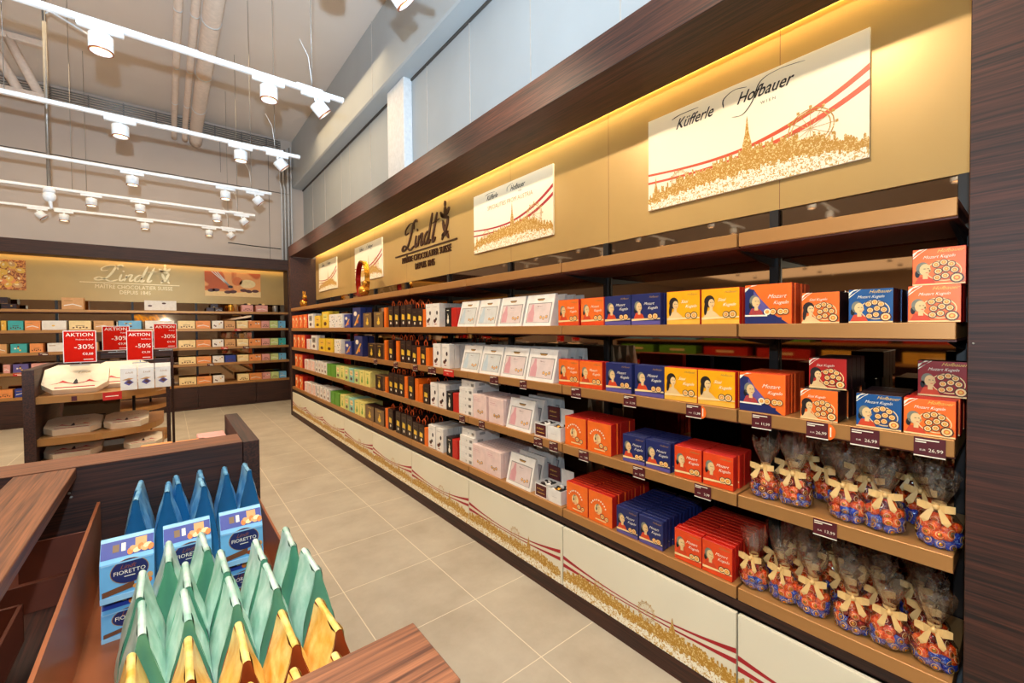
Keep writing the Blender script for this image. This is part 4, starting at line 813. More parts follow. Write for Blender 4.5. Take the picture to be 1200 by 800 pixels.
# ------------------------------------------------------------------ cellophane bags of wrapped chocolates
def film_bag(seed):
    rr = random.Random(seed); r = empty('cellophane_bag'); mb = MB(); seg = 26
    prof = [(.0, .001), (.85, .002), (1.02, .02), (1.06, .045), (.98, .075), (.72, .10), (.36, .125), (.26, .135), (.38, .15), (.62, .18), (.78, .205), (.86, .235)]
    vs = []
    for i, (q, z) in enumerate(prof):
        for k in range(seg):
            a = 2 * PI * k / seg; rx, ry = .056 * q, .046 * q
            wob = 1 + (.16 if z > .13 else (.05 if z > .01 else 0)) * math.sin(a * (7 if z > .13 else 5) + seed + i * .6) + rr.uniform(-.04, .04) * (z > .005)
            zz = z + (rr.uniform(-.02, .02) if i == len(prof) - 1 else 0)
            vs.append((rx * wob * math.cos(a), .05 + ry * wob * math.sin(a), zz))
    fs = [(i * seg + k, i * seg + (k + 1) % seg, (i + 1) * seg + (k + 1) % seg, (i + 1) * seg + k) for i in range(len(prof) - 1) for k in range(seg)]
    mb.add(vs, fs, 'clear_film', True); mb.obj('film', r)
    # chocolates
    global CH
    if not CH:
        for m in ('foil_blue', 'foil_orange', 'red_foil'):
            b = MB(); b.ball((0, 0, 0), .0168, m, 12, 8, (1, .86, 1)); b.lathe([(0, -.0151), (.005, -.0154), (.0058, -.0146)], 'gold_foil', 8, axis=1)
            b.lathe([(.0092, -.0130), (.0098, -.0134), (.0104, -.0122)], 'nut_gold' if m == 'foil_blue' else 'print_cream', 10, axis=1); CH[m] = b.mesh('wrapped_chocolate')
    pts = []
    for layer, z in enumerate((.018, .042, .064, .086)):
        R = (.040, .042, .038, .020)[layer]; n = (9, 10, 8, 4)[layer]
        for k in range(n):
            a = 2 * PI * k / n + layer * .4 + rr.uniform(-.15, .15); pts.append((R * math.cos(a), .05 + R * .78 * math.sin(a), z + rr.uniform(-.004, .004), layer))
        if layer < 3: pts.append((rr.uniform(-.01, .01), .05, z, layer))
    for x, y, z, l in pts:
        m = 'foil_blue' if (l == 0 or (l == 1 and rr.random() < .55)) else ('foil_orange' if rr.random() < .75 else 'red_foil')
        o = bpy.data.objects.new('wrapped_chocolate', CH[m]); COL.objects.link(o); o.parent = r; o.location = (x, y, z)
        ang = math.atan2(y - .05, x) + PI / 2; o.rotation_euler = (rr.uniform(-.5, .5), rr.uniform(-1, 1), ang)
    # bow
    b = MB(); y0 = .004 + .012; zc = .132
    def strap(P, w, m='bow'):
        P = [Vector(p) for p in P]; vs = []
        for p in P: vs += [(p.x, p.y, p.z + w / 2), (p.x, p.y, p.z - w / 2)]
        b.add(vs, [(2 * i, 2 * i + 1, 2 * i + 3, 2 * i + 2) for i in range(len(P) - 1)], m, True)
    for sgn in (-1, 1):
        b.add([(sgn * a_, y_, zc + z_) for a_, y_, z_ in ((.004, y0 - .006, .005), (.022, y0 - .016, .013), (.044, y0 - .012, .014), (.044, y0 - .012, -.008), (.022, y0 - .02, -.011), (.004, y0 - .006, -.005), (.03, y0 + .004, .008), (.03, y0 + .004, -.006))], [(0, 1, 4, 5), (1, 2, 3, 4), (2, 6, 7, 3), (0, 6, 2, 1), (5, 7, 6, 0)], 'bow', False)
        t = rr.uniform(.8, 1.15)
        b.add([(sgn * .002, y0 - .01, zc), (sgn * .012, y0 - .012, zc), (sgn * .034 * t, y0 - .024, zc - .038), (sgn * .026 * t, y0 - .022, zc - .052), (sgn * .014 * t, y0 - .022, zc - .044)], [(0, 1, 2, 4), (4, 2, 3)], 'bow')
    b.ball((0, y0 - .012, zc), .008, 'bow', 8, 6, (1, .7, 1.1)); b.lathe([(.017, zc - .005), (.018, zc), (.017, zc + .005)], 'bow', 16, (0, .05, 0)); b.tube([(0, y0 - .01, zc), (0, .033, zc)], .005, 'bow', 6)
    b.obj('ribbon_bow', r)
    return r
CH = {}
BAGP = []
BAGS = [(3, .700, 0), (3, .590, 0), (3, .434, 0), (3, .316, 0), (3, .196, 0), (3, .655, .13), (3, .53, .14), (3, .385, .14), (3, .25, .14), (3, .62, .27), (3, .45, .28), (3, .29, .28),
        (4, .745, 0), (4, .637, 0), (4, .523, 0), (4, .400, 0), (4, .303, 0), (4, .198, 0), (4, .70, .12), (4, .58, .12), (4, .46, .12), (4, .35, .12), (4, .235, .12), (4, .66, .25), (4, .53, .25), (4, .40, .25), (4, .27, .25)]
PLACE = {3: 'third row', 4: 'lowest row'}; nn = {}
for i, (s, y, dx) in enumerate(BAGS):
    if i < 5: r = film_bag(i); BAGP.append(r)
    else: r = copy_tree(BAGP[i % 5]); r.name = 'cellophane_bag'
    r.location = (XF + .022 + dx, y, ZS[s] + .0005); r.rotation_euler = (0, 0, -PI / 2 + rj.uniform(-.25, .25))
    k = (s, dx > .02, dx > .2); nn[k] = nn.get(k, 0) + 1
    rowt = 'front line' if dx == 0 else ('middle line' if dx < .2 else 'back line'); kk = (s, rowt); nn[kk] = nn.get(kk, 0) + 1
    tag(r, 'clear bag of chocolates with cream bow, %s, %s, %s from left' % (PLACE[s], rowt, ['first', 'second', 'third', 'fourth', 'fifth', 'sixth'][nn[kk] - 1]), 'bag of chocolates', 'cellophane bags with bows')

# ------------------------------------------------------------------ back wall shelving (faces the camera)
YB = 11.0
bk = empty('canopy', (0, YB, 3.02)); tag(bk, 'dark wood canopy above the back wall shelves', 'canopy')
mb = MB(); mb.box(-5, 2.3, 0, .06, 0, .24, 'wood_x', .002); mb.obj('fascia', bk)
mb = MB(); mb.box(-5, 2.3, .06, .39, .002, .03, 'wood_x'); mb.box(-5, 2.3, .06, .58, .2, .238, 'wood_x'); mb.obj('soffit', bk)
mb = MB(); mb.box(2.201, 2.3, YB, YB + .58, 0, 3.0195, 'wood_x'); tag(mb.obj('wood_panel'), 'dark wood end panel of the back wall shelves in the corner', 'wood panel')
bk = empty('header_board', (0, YB, 2.236)); tag(bk, 'gold header board with light strip on the back wall', 'header board')
mb = MB(); mb.box(-5, 2.2, .44, .455, 0, .98, 'gold_panel'); mb.obj('panel', bk)
mb = MB(); mb.box(-5, 2.2, .418, .43, .804, .819, 'led_strip'); mb.obj('led_strip', bk)
BX = [2.2, 1.523, .476, -.55, -1.6, -2.65, -3.7, -4.75]
for b in range(7):
    x1, x0 = BX[b], BX[b + 1]; w = x1 - x0
    r = empty('shelving_bay', ((x0 + x1) / 2, YB, 0)); tag(r, '%s bay of the back wall shelving counted from the right, dark cabinet door below' % ['first', 'second', 'third', 'fourth', 'fifth', 'sixth', 'seventh'][b], 'shelving', 'shelving bays of the back wall')
    for k, z in enumerate(ZS):
        z = [2.05, 1.68, 1.29, .95, .525][k]
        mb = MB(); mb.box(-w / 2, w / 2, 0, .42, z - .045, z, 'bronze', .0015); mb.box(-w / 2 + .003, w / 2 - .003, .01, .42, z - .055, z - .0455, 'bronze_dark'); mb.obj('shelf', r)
    mb = MB(); mb.box(-w / 2, -w / 2 + .035, .41, .435, .46, 2.235, 'black_metal'); mb.obj('upright', r)
    mb = MB(); mb.box(-w / 2, w / 2, .44, .448, .46, 2.235, 'bronze_mirror'); mb.obj('mirror_back', r)
    mb = MB(); mb.box(-w / 2 + .004, w / 2 - .004, .0, .02, .06, .468, 'wood_x', .001); mb.obj('cabinet_door', r)
    mb = MB(); mb.box(-w / 2, w / 2, .012, .03, 0, .06, 'wood_x'); mb.obj('plinth', r)
lamp('cove_light', 'AREA', (-1.3, YB + .40, 3.07), 18, (1.0, .72, .30), 7.0, target=(-1.3, YB + .43, 2.0), sy=.03)
FRY = lambda x, y, z: (Vector((x, y, z)), Vector((1, 0, 0)), Vector((0, 0, 1)), Vector((0, -1, 0)))
r = empty('brand_lettering', (-1.27, YB + .44, 2.385)); tag(r, 'pale gold script lettering and crest on the back wall header', 'lettering')
mb = MB(); logo(mb, FRY(0, 0, 0), 1.49, 'letter_gold', .012); mb.obj('letters', r)
r = empty('picture_panel', (-3.0, YB + .438, 2.40)); tag(r, 'picture panel of roasted nuts, cut by left edge', 'picture')
mb = MB(); mb.box(0, 1.05, -.012, 0, 0, .53, 'nuts_brown'); mb.obj('board', r)
mb = MB(); f = FRY(0, -.0122, 0); rr = random.Random(4)
for i in range(95):
    x, z, q = rr.uniform(.06, .99), rr.uniform(.06, .47), rr.uniform(.045, .058); a = rr.uniform(0, 3)
    mb.ell(f, x, z, q * 1.1, q * .85, rr.choice(['gold_plain', 'tan_box', 'orange_box', 'gold_plain', 'nuts_brown']), 1 + i * .12, 12, a); mb.ell(f, x - .01, z + .01, q * .5, q * .3, 'cream_box', 1.06 + i * .12, 8, a)
mb.obj('print', r)
r = empty('picture_panel', (.655, YB + .438, 2.40)); tag(r, 'picture panel of pralines being dipped, right of pale lettering', 'picture')
mb = MB(); mb.box(0, 1.06, -.012, 0, 0, .545, 'praline_bg'); mb.obj('board', r)
mb = MB(); f = FRY(0, -.0122, 0)
mb.poly(f, [(0, 0), (1.06, 0), (1.06, .13), (.6, .1), (0, .12)], 'print_cream', 1)
for x, z, a in ((.12, .13, .1), (.2, .14, 0), (.42, .10, 0), (.52, .11, .1), (.72, .15, 0), (.82, .13, -.1), (.95, .14, 0)): mb.ell(f, x, z, .07, .035, 'choc', 2, 12, a)
for k in range(3): mb.poly(f, [(.12 + k * .05, .54), (.14 + k * .05, .54), (.48, .22), (.46, .21)], 'card_white', 3)
mb.ell(f, .47, .22, .05, .03, 'dark_pack', 4); mb.ell(f, .6, .35, .1, .1, 'choc_orange', 1); mb.ell(f, .8, .3, .16, .1, 'cream_box', 1)
mb.obj('print', r)

def shop_box(w, h, d, col, style):
    r = empty('chocolate_box'); mb = MB(); mb.box(-w / 2, w / 2, 0, d, 0, h, col, .003); mb.obj('carton', r)
    mb = MB(); f = FR_FRONT(w); rr = random.Random(style)
    if style % 3 == 0:
        mb.rect(f, w * .3, h * .45, w * .7, h * .5, 'choc', 1)
        for i in range(5): mb.ell(f, w * (.2 + .15 * i), h * (.25 + .06 * (i % 2)), w * .05, h * .08, 'choc', 1, 8)
    elif style % 3 == 1:
        mb.rect(f, w * .1, h * .7, w * .5, h * .76, 'ink_gold', 1); mb.poly(f, [(w * .1, h * .3), (w * .5, h * .42), (w * .9, h * .25), (w * .9, h * .32), (w * .5, h * .5), (w * .1, h * .38)], 'card_white', 1)
    else:
        for i in range(4): mb.ell(f, w * rr.uniform(.15, .85), h * rr.uniform(.2, .8), w * .07, h * .09, rr.choice(['choc', 'nut_gold', 'card_white']), 1, 8)
    mb.rect(f, 0, 0, w, h * .05, 'ink_gold', 1); mb.obj('printed_front', r); return r
COLN = {'cream_box': 'cream', 'orange_box': 'pale orange', 'tan_box': 'tan', 'pink_box': 'pink', 'pale_green': 'pale green', 'light_blue': 'pale blue', 'teal_box': 'teal', 'card_white': 'white', 'royal': 'royal blue', 'purple': 'lilac', 'box_side_dark': 'dark brown', 'gold_foil': 'gold', 'brown_pack': 'brown', 'gold_plain': 'yellow gold'}
RB = [(.167, .46, 'cream_box'), (.46, .721, 'orange_box'), (.736, .946, 'card_white'), (.954, 1.163, 'tan_box'), (1.179, 1.403, 'cream_box'), (1.403, 1.65, 'orange_box'), (1.65, 1.82, 'pink_box'), (1.82, 1.993, 'pale_green'), (1.993, 2.15, 'light_blue')]
LB = [(-2.75, -2.5, 'pink_box'), (-2.48, -2.2, 'cream_box'), (-2.188, -2.118, 'gold_plain'), (-2.113, -1.925, 'teal_box'), (-1.919, -1.725, 'orange_box'), (-1.719, -1.406, 'card_white'), (-1.385, -1.087, 'cream_box'), (-1.065, -.781, 'tan_box'), (-.727, -.384, 'light_blue'), (-.34, .12, 'card_white')]
BR = {1: ('back wall, top display row', RB + LB, .17), 2: ('back wall, second row', RB[:8] + [(1.993, 2.15, 'teal_box')] + [(-2.7, -2.4, 'cream_box'), (-2.3, -2.12, 'tan_box'), (-2.09, -1.89, 'teal_box'), (-1.87, -1.70, 'orange_box'), (-1.66, -1.45, 'card_white'), (-1.3, -1.0, 'tan_box'), (-.9, -.6, 'pink_box'), (-.3, .1, 'brown_pack')], .16),
      3: ('back wall, third row', RB[:3] + [(.954, 1.163, 'royal')] + RB[4:] + [(-2.6, -2.3, 'tan_box'), (-2.18, -2.09, 'pink_box'), (-2.07, -1.88, 'purple'), (-1.86, -1.65, 'pink_box'), (-1.6, -1.4, 'cream_box'), (-1.2, -.9, 'box_side_dark'), (-.2, .1, 'box_side_dark')], .15),
      4: ('back wall, lowest row', RB[:3] + RB[4:] + [(-2.6, -2.35, 'cream_box'), (-2.25, -2.07, 'orange_box'), (-2.06, -1.88, 'royal'), (-1.8, -1.5, 'tan_box'), (-.3, .1, 'box_side_dark')], .15)}
for s, (wh, L, h) in BR.items():
    z = [2.05, 1.68, 1.29, .95, .525][s]; cn = {}
    tot = {}
    for a in L: tot[a[2]] = tot.get(a[2], 0) + 1
    for i, (x0, x1, c) in enumerate(L):
        b = shop_box(x1 - x0 - .012, h, .2, c, i); b.location = ((x0 + x1) / 2, YB + .03, z + .0003)
        cn[c] = cn.get(c, 0) + 1
        tag(b, '%s chocolate box on %s, %s' % (COLN[c], wh, ('the only one so coloured' if tot[c] == 1 else ['first', 'second', 'third', 'fourth', 'fifth'][cn[c] - 1] + ' of its colour')), 'chocolate box', 'boxes on the ' + wh)
for i, (x0, x1, z0, z1, c, lab) in enumerate(((-1.47, -1.18, 2.05, 2.27, 'tan_box', 'tan gift box standing on top ledge under the pale lettering'), (-2.18, -2.0, 2.05, 2.14, 'box_side_dark', 'dark brown box on top ledge near the nuts picture'), (-2.35, -2.1, 2.141, 2.25, 'box_side_dark', 'dark box stacked on the left ledge box'), (-2.45, -2.19, 2.05, 2.14, 'box_side_dark', 'dark box at lower left of ledge stack'),
                      (-.342, .159, 2.05, 2.25, 'card_white', 'wide white box lying on top ledge, right of lettering'), (.653, .79, 2.05, 2.13, 'box_side_dark', 'small dark box on ledge, left of three stacked'), (.80, .938, 2.05, 2.13, 'box_side_dark', 'small dark box on ledge, right of three stacked'), (.73, .86, 2.131, 2.21, 'box_side_dark', 'small dark box on ledge, top of three stacked'),
                      (1.281, 1.509, 2.05, 2.2, 'pink_box', 'dusky box on ledge, left of the two bow boxes'), (1.558, 1.794, 2.05, 2.2, 'pink_box', 'dusky box on ledge, right of the two bow boxes'))):
    b = shop_box(x1 - x0 - .006, z1 - z0, .18, c, i + 1); b.location = ((x0 + x1) / 2, YB + .05, z0 + .0003); tag(b, lab, 'box', 'boxes on the back ledge')
    if c == 'pink_box':
        mb = MB(); mb.ball((-.03, .02, z1 - z0 + .02), .028, 'black', 8, 6, (1.4, .6, .7)); mb.ball((.03, .02, z1 - z0 + .02), .028, 'print_cream', 8, 6, (1.4, .6, .7)); mb.obj('bow', b)
for x, m, lab in ((1.09, 'gold_foil', 'gold tin on back ledge beside the praline picture'), (1.95, 'metal_grey', 'silver tin on back ledge near the dark end panel')):
    mb = MB(); mb.lathe([(0, 0), (.05, 0), (.055, .01), (.055, .13), (.048, .14), (.05, .15), (0, .155)], m, 16); o = mb.obj('tin'); o.location = (x, YB + .1, 2.0503); tag(o, lab, 'tin', 'tins on the back ledge')
for k, (x, z) in enumerate(((-1.7, 1.29), (-1.1, 1.29), (.0, 1.29), (.95, 1.29), (1.35, 1.29), (-2.0, .95), (.7, .95), (1.2, 1.68))):
    mb = MB(); mb.box(x - .06, x + .06, YB - .004, YB - .001, z - .05, z - .002, 'tag_red' if k % 2 else 'tag_maroon'); mb.box(x - .04, x + .03, YB - .0046, YB - .004, z - .02, z - .014, 'print_white'); mb.box(x - .01, x + .05, YB - .0046, YB - .004, z - .042, z - .03, 'print_white')
    tag(mb.obj('price_tag'), '%s price tag on back wall %s shelf edge, %s from left' % ('red' if k % 2 else 'maroon', 'second' if z == 1.29 else ('third' if z == .95 else 'top'), ['first', 'second', 'third', 'fourth', 'fifth', 'first', 'second', 'first'][k]), 'price tag', 'tags of the back wall')

# ------------------------------------------------------------------ display rack in the middle distance
def rack(loc, lab, rz=0):
    r = empty('display_rack', loc, rz); tag(r, lab, 'display rack', 'wooden display racks')
    W, D = .78, .9
    mb = MB(); mb.box(0, .06, 0, D, 0, 1.40, 'wood_y', .002); mb.obj('side_panel', r)
    mb = MB(); mb.box(.06, W, D - .05, D, 0, 1.40, 'wood_x', .002) if 0 else mb.box(.06, W, D - .03, D, 1.30, 1.40, 'wood_x', .002); mb.obj('back_rail', r)
    mb = MB(); mb.box(W, W + .03, D - .05, D, 0, 1.40, 'wood_y', .001); mb.obj('rear_post', r)
    for x, y in ((.56, .52), (.20, .86)):
        mb = MB(); mb.tube([(x, y, .2), (x, y, 1.2)], .011, 'black_metal', 8); mb.obj('post', r)
    for z in (.3, .72, .895, 1.20):
        pts = [(.06, .02), (.36, .0)]
        for k in range(13):
            a = -PI / 2 + PI / 2 * k / 12; pts.append((.40 + (W - .42) * math.cos(a), .52 + .50 * math.sin(a)))
        pts += [(W - .02, D - .05), (.06, D - .05)]
        mb = MB(); mb.prism(pts, 2, z - .05, z, 'bronze'); mb.obj('shelf', r)
    mb = MB(); mb.box(.06, W - .1, .1, D - .05, 0, .2, 'wood_x', .002); mb.obj('base', r)
    return r
rack((-.80, 4.48, 0), 'wooden display rack with curved shelf ends behind the blue bags')
rack((-.75, 6.9, 0), 'second wooden rack standing farther back behind the sale signs')
def octo(w, d, h, patt):
    r = empty('octagonal_box'); c = .18
    P = lambda k: [(-w / 2 + c * w, 0), (w / 2 - c * w, 0), (w / 2, c * d * 1.3), (w / 2, d - c * d), (w / 2 - c * w, d), (-w / 2 + c * w, d), (-w / 2, d - c * d), (-w / 2, c * d * 1.3)]
    mb = MB(); mb.prism(P(0), 2, 0, h, 'octo_cream' if patt else 'brown_pack'); mb.obj('tray', r)
    f = (Vector((-w / 2, 0, h)), Vector((1, 0, 0)), Vector((0, 1, 0)), Vector((0, 0, 1)))
    mb = MB()
    if patt:
        mb.poly(f, [(w * .2, d * .06), (w * .8, d * .06), (w * .8, d * .10), (w * .2, d * .10)], 'ribbon_red', 1)
        for k in range(2):
            x = w * (.3 + .4 * k); mb.poly(f, [(x - .09 * w, d * .22), (x, d * .36), (x + .1 * w, d * .26), (x, d * .30)], 'box_red', 1)
        mb.poly(f, [(w * .1, d * .2), (w * .3, d * .27), (w * .5, d * .18), (w * .7, d * .27), (w * .9, d * .2), (w * .7, d * .3), (w * .5, d * .21), (w * .3, d * .3)], 'ribbon_red', 2)
        mb.poly(f, [(w * .46, d * .2), (w * .54, d * .2), (w * .52, d * .34), (w * .5, d * .4), (w * .48, d * .34)], 'ink', 3)
        mb.text(f, 'Lindt', d * .12, w * .5, d * .62, 'ink_gold', 1, .4)
    else: mb.text(f, 'Lindt', d * .12, w * .4, d * .62, 'ink_gold', 1, .4); mb.rect(f, w * .25, d * .2, w * .75, d * .24, 'ink', 1)
    mb.obj('printed_lid', r); return r
OC = [(1.20, -.55, .10, .36, 1, .6, 'cream octagonal box leaning on the rack top shelf, left of two'), (1.20, -.30, .33, .36, 1, .6, 'cream octagonal box on rack top shelf, right one behind'),
      (.895, -.575, .10, .31, 1, .18, 'cream octagonal box on the rack middle shelf, left front'), (.895, -.27, .10, .27, 1, .16, 'cream octagonal box on the rack middle shelf, right'), (.895, -.50, .43, .34, 0, .8, 'brown octagonal box behind cream one on middle shelf'),
      (.72, -.57, .06, .31, 1, .22, 'cream octagonal box on the rack lower shelf, left front'), (.72, -.34, .36, .26, 1, .22, 'cream octagonal box on the rack lower shelf, middle'), (.72, -.17, .06, .24, 1, .10, 'cream octagonal box on the rack lower shelf, right'), (.72, -.58, .45, .26, 0, .25, 'brown octagonal box at back of rack lower shelf')]
for z, x, dy, w, patt, tilt, lab in OC:
    b = octo(w, .30, .045, patt); b.location = (x, 4.48 + dy, z + .001); b.rotation_euler = (tilt, 0, 0); tag(b, lab, 'box', 'octagonal boxes on the rack')
for k in range(3):
    w, h = .10, .17; r = empty('praline_carton', (-.245 + k * .105, 4.54 + k * .02, 1.2005)); tag(r, 'white praline carton on rack top shelf, ' + ['left', 'middle', 'right'][k] + ' of three', 'carton', 'white praline cartons')
    mb = MB(); mb.box(-w / 2, w / 2, 0, .05, 0, h, 'card_white', .001); mb.prism([(0, h), (.05, h), (.05, h + .03)], 0, -w / 2, w / 2, 'card_grey'); mb.obj('carton', r)
    mb = MB(); f = FR_FRONT(w); mb.poly(f, [(.02, .055), (.05, .035), (.08, .06), (.05, .085)], 'purple', 1); mb.poly(f, [(.035, .06), (.055, .047), (.07, .06), (.05, .075)], 'choc', 2); mb.poly(f, [(.01, .08), (.05, .095), (.08, .09), (.05, .075)], 'tan_box', 1)
    mb.text(f, 'Lindt', .022, .03, .13, 'ink_gold', 1, .4); mb.obj('printed_front', r)
def sale_sign(loc, w, h, pct, price, lab, sub):
    r = empty('sale_sign', loc); tag(r, lab, 'sign', 'red sale signs')
    mb = MB(); mb.box(-w / 2, w / 2, -.004, .004, 0, h, 'card_white', .001); mb.box(-.004, .004, .005, .012, -.02, h * .5, 'metal_grey'); mb.box(-w * .3, w * .3, -.03, .03, -.024, -.018, 'metal_grey'); mb.obj('holder', r)
    mb = MB(); f = FR_FRONT(w, -.004); b = w * .025; mb.rect(f, b, b, w - b, h - b, 'sign_red', 1)
    mb.text(f, 'AKTION', w * .21, w / 2, h * .82, 'print_white', 2, 0, 'CENTER', sx=1.05); mb.text(f, sub, w * .085, w * .92, h * .70, 'print_white', 2, 0, 'RIGHT')
    mb.text(f, pct, w * .29, w * .93, h * .42, 'print_white', 2, 0, 'RIGHT', sx=1.05); mb.text(f, price, w * .14, w * .9, h * .23, 'print_white', 2, 0, 'RIGHT'); mb.rect(f, w * .6, h * .08, w * .9, h * .10, 'print_white', 2)
    mb.obj('printed_card', r)
sale_sign((-.533, 4.72, 1.427), .185, .248, '-30%', '€8,88', 'red sale sign reading minus 30 percent, left on the rack', 'Pralinés du Jour')
sale_sign((-.18, 4.72, 1.425), .165, .245, '-50%', '€9,99', 'red sale sign reading minus 50 percent, right on the rack', 'Excellence')
sale_sign((-.49, 7.15, 1.425), .25, .30, '-30%', '€9,99', 'red sale sign partly hidden between the two nearer signs', 'Pralinés')
sale_sign((-.02, 7.3, 1.425), .24, .33, '-30%', '€9,99', 'red sale sign farther back, right behind minus 50 sign', 'Pralinés')
mb = MB(); mb.box(-.055, .055, -.003, .001, -.03, .03, 'tag_red'); mb.box(-.04, .035, -.0035, -.003, -.004, .002, 'print_white'); o = mb.obj('price_tag'); o.location = (-.34, 4.508, 1.168); o.rotation_euler = (0, 0, .26); tag(o, 'red price strip below the praline cartons', 'price tag')
mb = MB(); mb.box(-.56, -.46, 4.486, 4.492, 1.155, 1.19, 'tag_maroon'); tag(mb.obj('price_tag'), 'maroon price strip on the rack top shelf, left', 'price tag')

# ------------------------------------------------------------------ foreground gondola, top at 1.20
g = empty('display_gondola', (0, 1.4, 0)); tag(g, 'dark wood display bin in the foreground holding upright bags', 'display bin')
def gb(*a): return (a[0], a[1], a[2] - 1.4, a[3] - 1.4, a[4], a[5])
mb = MB(); mb.box(*gb(-1.3, .238, 2.11, 2.286, 0, 1.2), 'wood_x', .0015); mb.obj('cross_panel', g)
mb = MB(); mb.box(*gb(-1.3, .238, 2.1085, 2.288, 1.2, 1.2025), 'oak_x'); mb.obj('cross_top', g)
mb = MB(); mb.box(*gb(.24, .30, 2.11, 2.86, 0, 1.2), 'wood_y', .0015); mb.box(*gb(.24, .30, 2.11, 2.86, 1.2, 1.2025), 'oak_y') if 0 else None; mb.obj('side_panel', g)
mb = MB(); mb.box(*gb(-.402, -.256, .4, 2.108, 1.165, 1.2), 'oak_y', .0015); mb.obj('centre_rail', g)
mb = MB(); mb.box(*gb(-1.3, .302, .49, .635, 1.13, 1.2), 'oak_x', .0015); mb.obj('end_rail', g)
mb = MB(); mb.box(*gb(-1.3, .30, .50, .63, 0, 1.13), 'wood_x', .0015); mb.obj('end_panel', g)
mb = MB(); mb.box(*gb(-1.2, .30, .63, 2.11, 0, .80), 'wood_y', .0015); mb.obj('base_cabinet', g)
for x, z in ((-.275, 1.115), (-.27, 1.10)):
    mb = MB(); mb.tube([(x, .708, z), (x, .70, z)], .004, 'metal_grey', 8); mb.obj('fixing_screw', g)
# copper tray holding the bags
tY0, tY1 = .66, 2.10
t = empty('metal_tray', (0, 1.4, 0)); tag(t, 'copper coloured metal tray holding blue and green bags', 'tray')
mb = MB(); mb.box(-.2, .285, tY0 - 1.4, tY1 - 1.4, .803, .815, 'copper_tray'); mb.obj('tray_floor', t)
mb = MB(); mb.prism([(tY0 - 1.4, .815), (tY1 - 1.4 + .0, .815), (tY1 - 1.4, 1.0), (tY1 - 1.41, 1.07), (tY0 - 1.4, 1.05)], 0, -.205, -.197, 'copper_tray'); mb.obj('left_side', t)
mb = MB(); mb.box(.281, .289, tY0 - 1.4, tY1 - 1.4, .815, .965, 'copper_tray', .001); mb.obj('right_side', t)
# second, empty tray left of it
t = empty('metal_tray', (-.34, 1.3, 0)); tag(t, 'empty reddish brown metal tray under the centre rail, far left', 'tray')
mb = MB(); mb.box(-.2, .03, -.6, .38, .86, .872, 'bronze_dark'); mb.obj('tray_floor', t)
mb = MB(); mb.box(.022, .03, -.6, .38, .872, .96, 'bronze_dark', .001); mb.obj('side_wall', t)
mb = MB(); mb.box(-.2, .03, .372, .38, .872, .96, 'bronze_dark', .001); mb.obj('side_wall', t)
mb = MB(); mb.box(-.03, .12, .66, .666, .90, 1.02, 'bronze_dark', .001); mb.box(-.2, .12, .666, .79, .80, .89, 'bronze_dark', .001); mb.obj('end_divider', t)

def tent_bag(w, d, h, mat_out, mat_in, name, printed=None):
    """pouch with a pinched crest; crest along local x, gussets at both ends"""
    r = empty(name); n = 9; mb = MB()
    prof = [(d / 2 * (1 - min(1, i / (n - .4)) ** 2.0) + .0065, h * i / n) for i in range(n + 1)]
    W = lambda i: w / 2 * (1 - .05 * (i / n)); wob = lambda i, s: .002 * math.sin(i * 1.3 + s)
    for s in (-1, 1):
        vs = []; m = 7
        for i, (y, z) in enumerate(prof):
            for k in range(m): u = k / (m - 1) * 2 - 1; vs.append((u * W(i), s * (y + .006 * (1 - u * u) * math.sin(PI * i / n)) + wob(i + k, s), z + (.004 * math.sin(u * 4 + s) if i == n else 0)))
        mb.add(vs, [(i * m + k, i * m + k + 1, (i + 1) * m + k + 1, (i + 1) * m + k) for i in range(n) for k in range(m - 1)], mat_out, True)
    q = .0065; mb.add([(sx_ * W(n), yy, zz) for sx_ in (-1, 1) for yy, zz in ((-q, h), (-q * .6, h + .003), (0, h + .0042), (q * .6, h + .003), (q, h))], [(k, k + 1, k + 6, k + 5) for k in range(4)], mat_out, True)
    mb.add([(-w / 2, -d / 2 - .003, 0), (w / 2, -d / 2 - .003, 0), (w / 2, d / 2 + .003, 0), (-w / 2, d / 2 + .003, 0)], [(0, 1, 2, 3)], mat_out)
    mb.obj('pouch', r)
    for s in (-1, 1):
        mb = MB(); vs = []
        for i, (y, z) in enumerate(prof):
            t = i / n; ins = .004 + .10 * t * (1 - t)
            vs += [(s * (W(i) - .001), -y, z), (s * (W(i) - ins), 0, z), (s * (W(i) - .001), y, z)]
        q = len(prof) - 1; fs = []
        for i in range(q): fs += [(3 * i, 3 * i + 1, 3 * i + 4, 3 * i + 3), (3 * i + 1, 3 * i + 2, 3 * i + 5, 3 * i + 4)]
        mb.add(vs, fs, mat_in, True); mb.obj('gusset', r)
    if printed == 'blue':
        f = (Vector((-w / 2, -prof[0][0], 0)), Vector((1, 0, 0)), Vector((0, prof[0][0] - prof[7][0], prof[7][1])).normalized(), Vector((0, -prof[7][1], prof[0][0] - prof[7][0])).normalized())
    return r
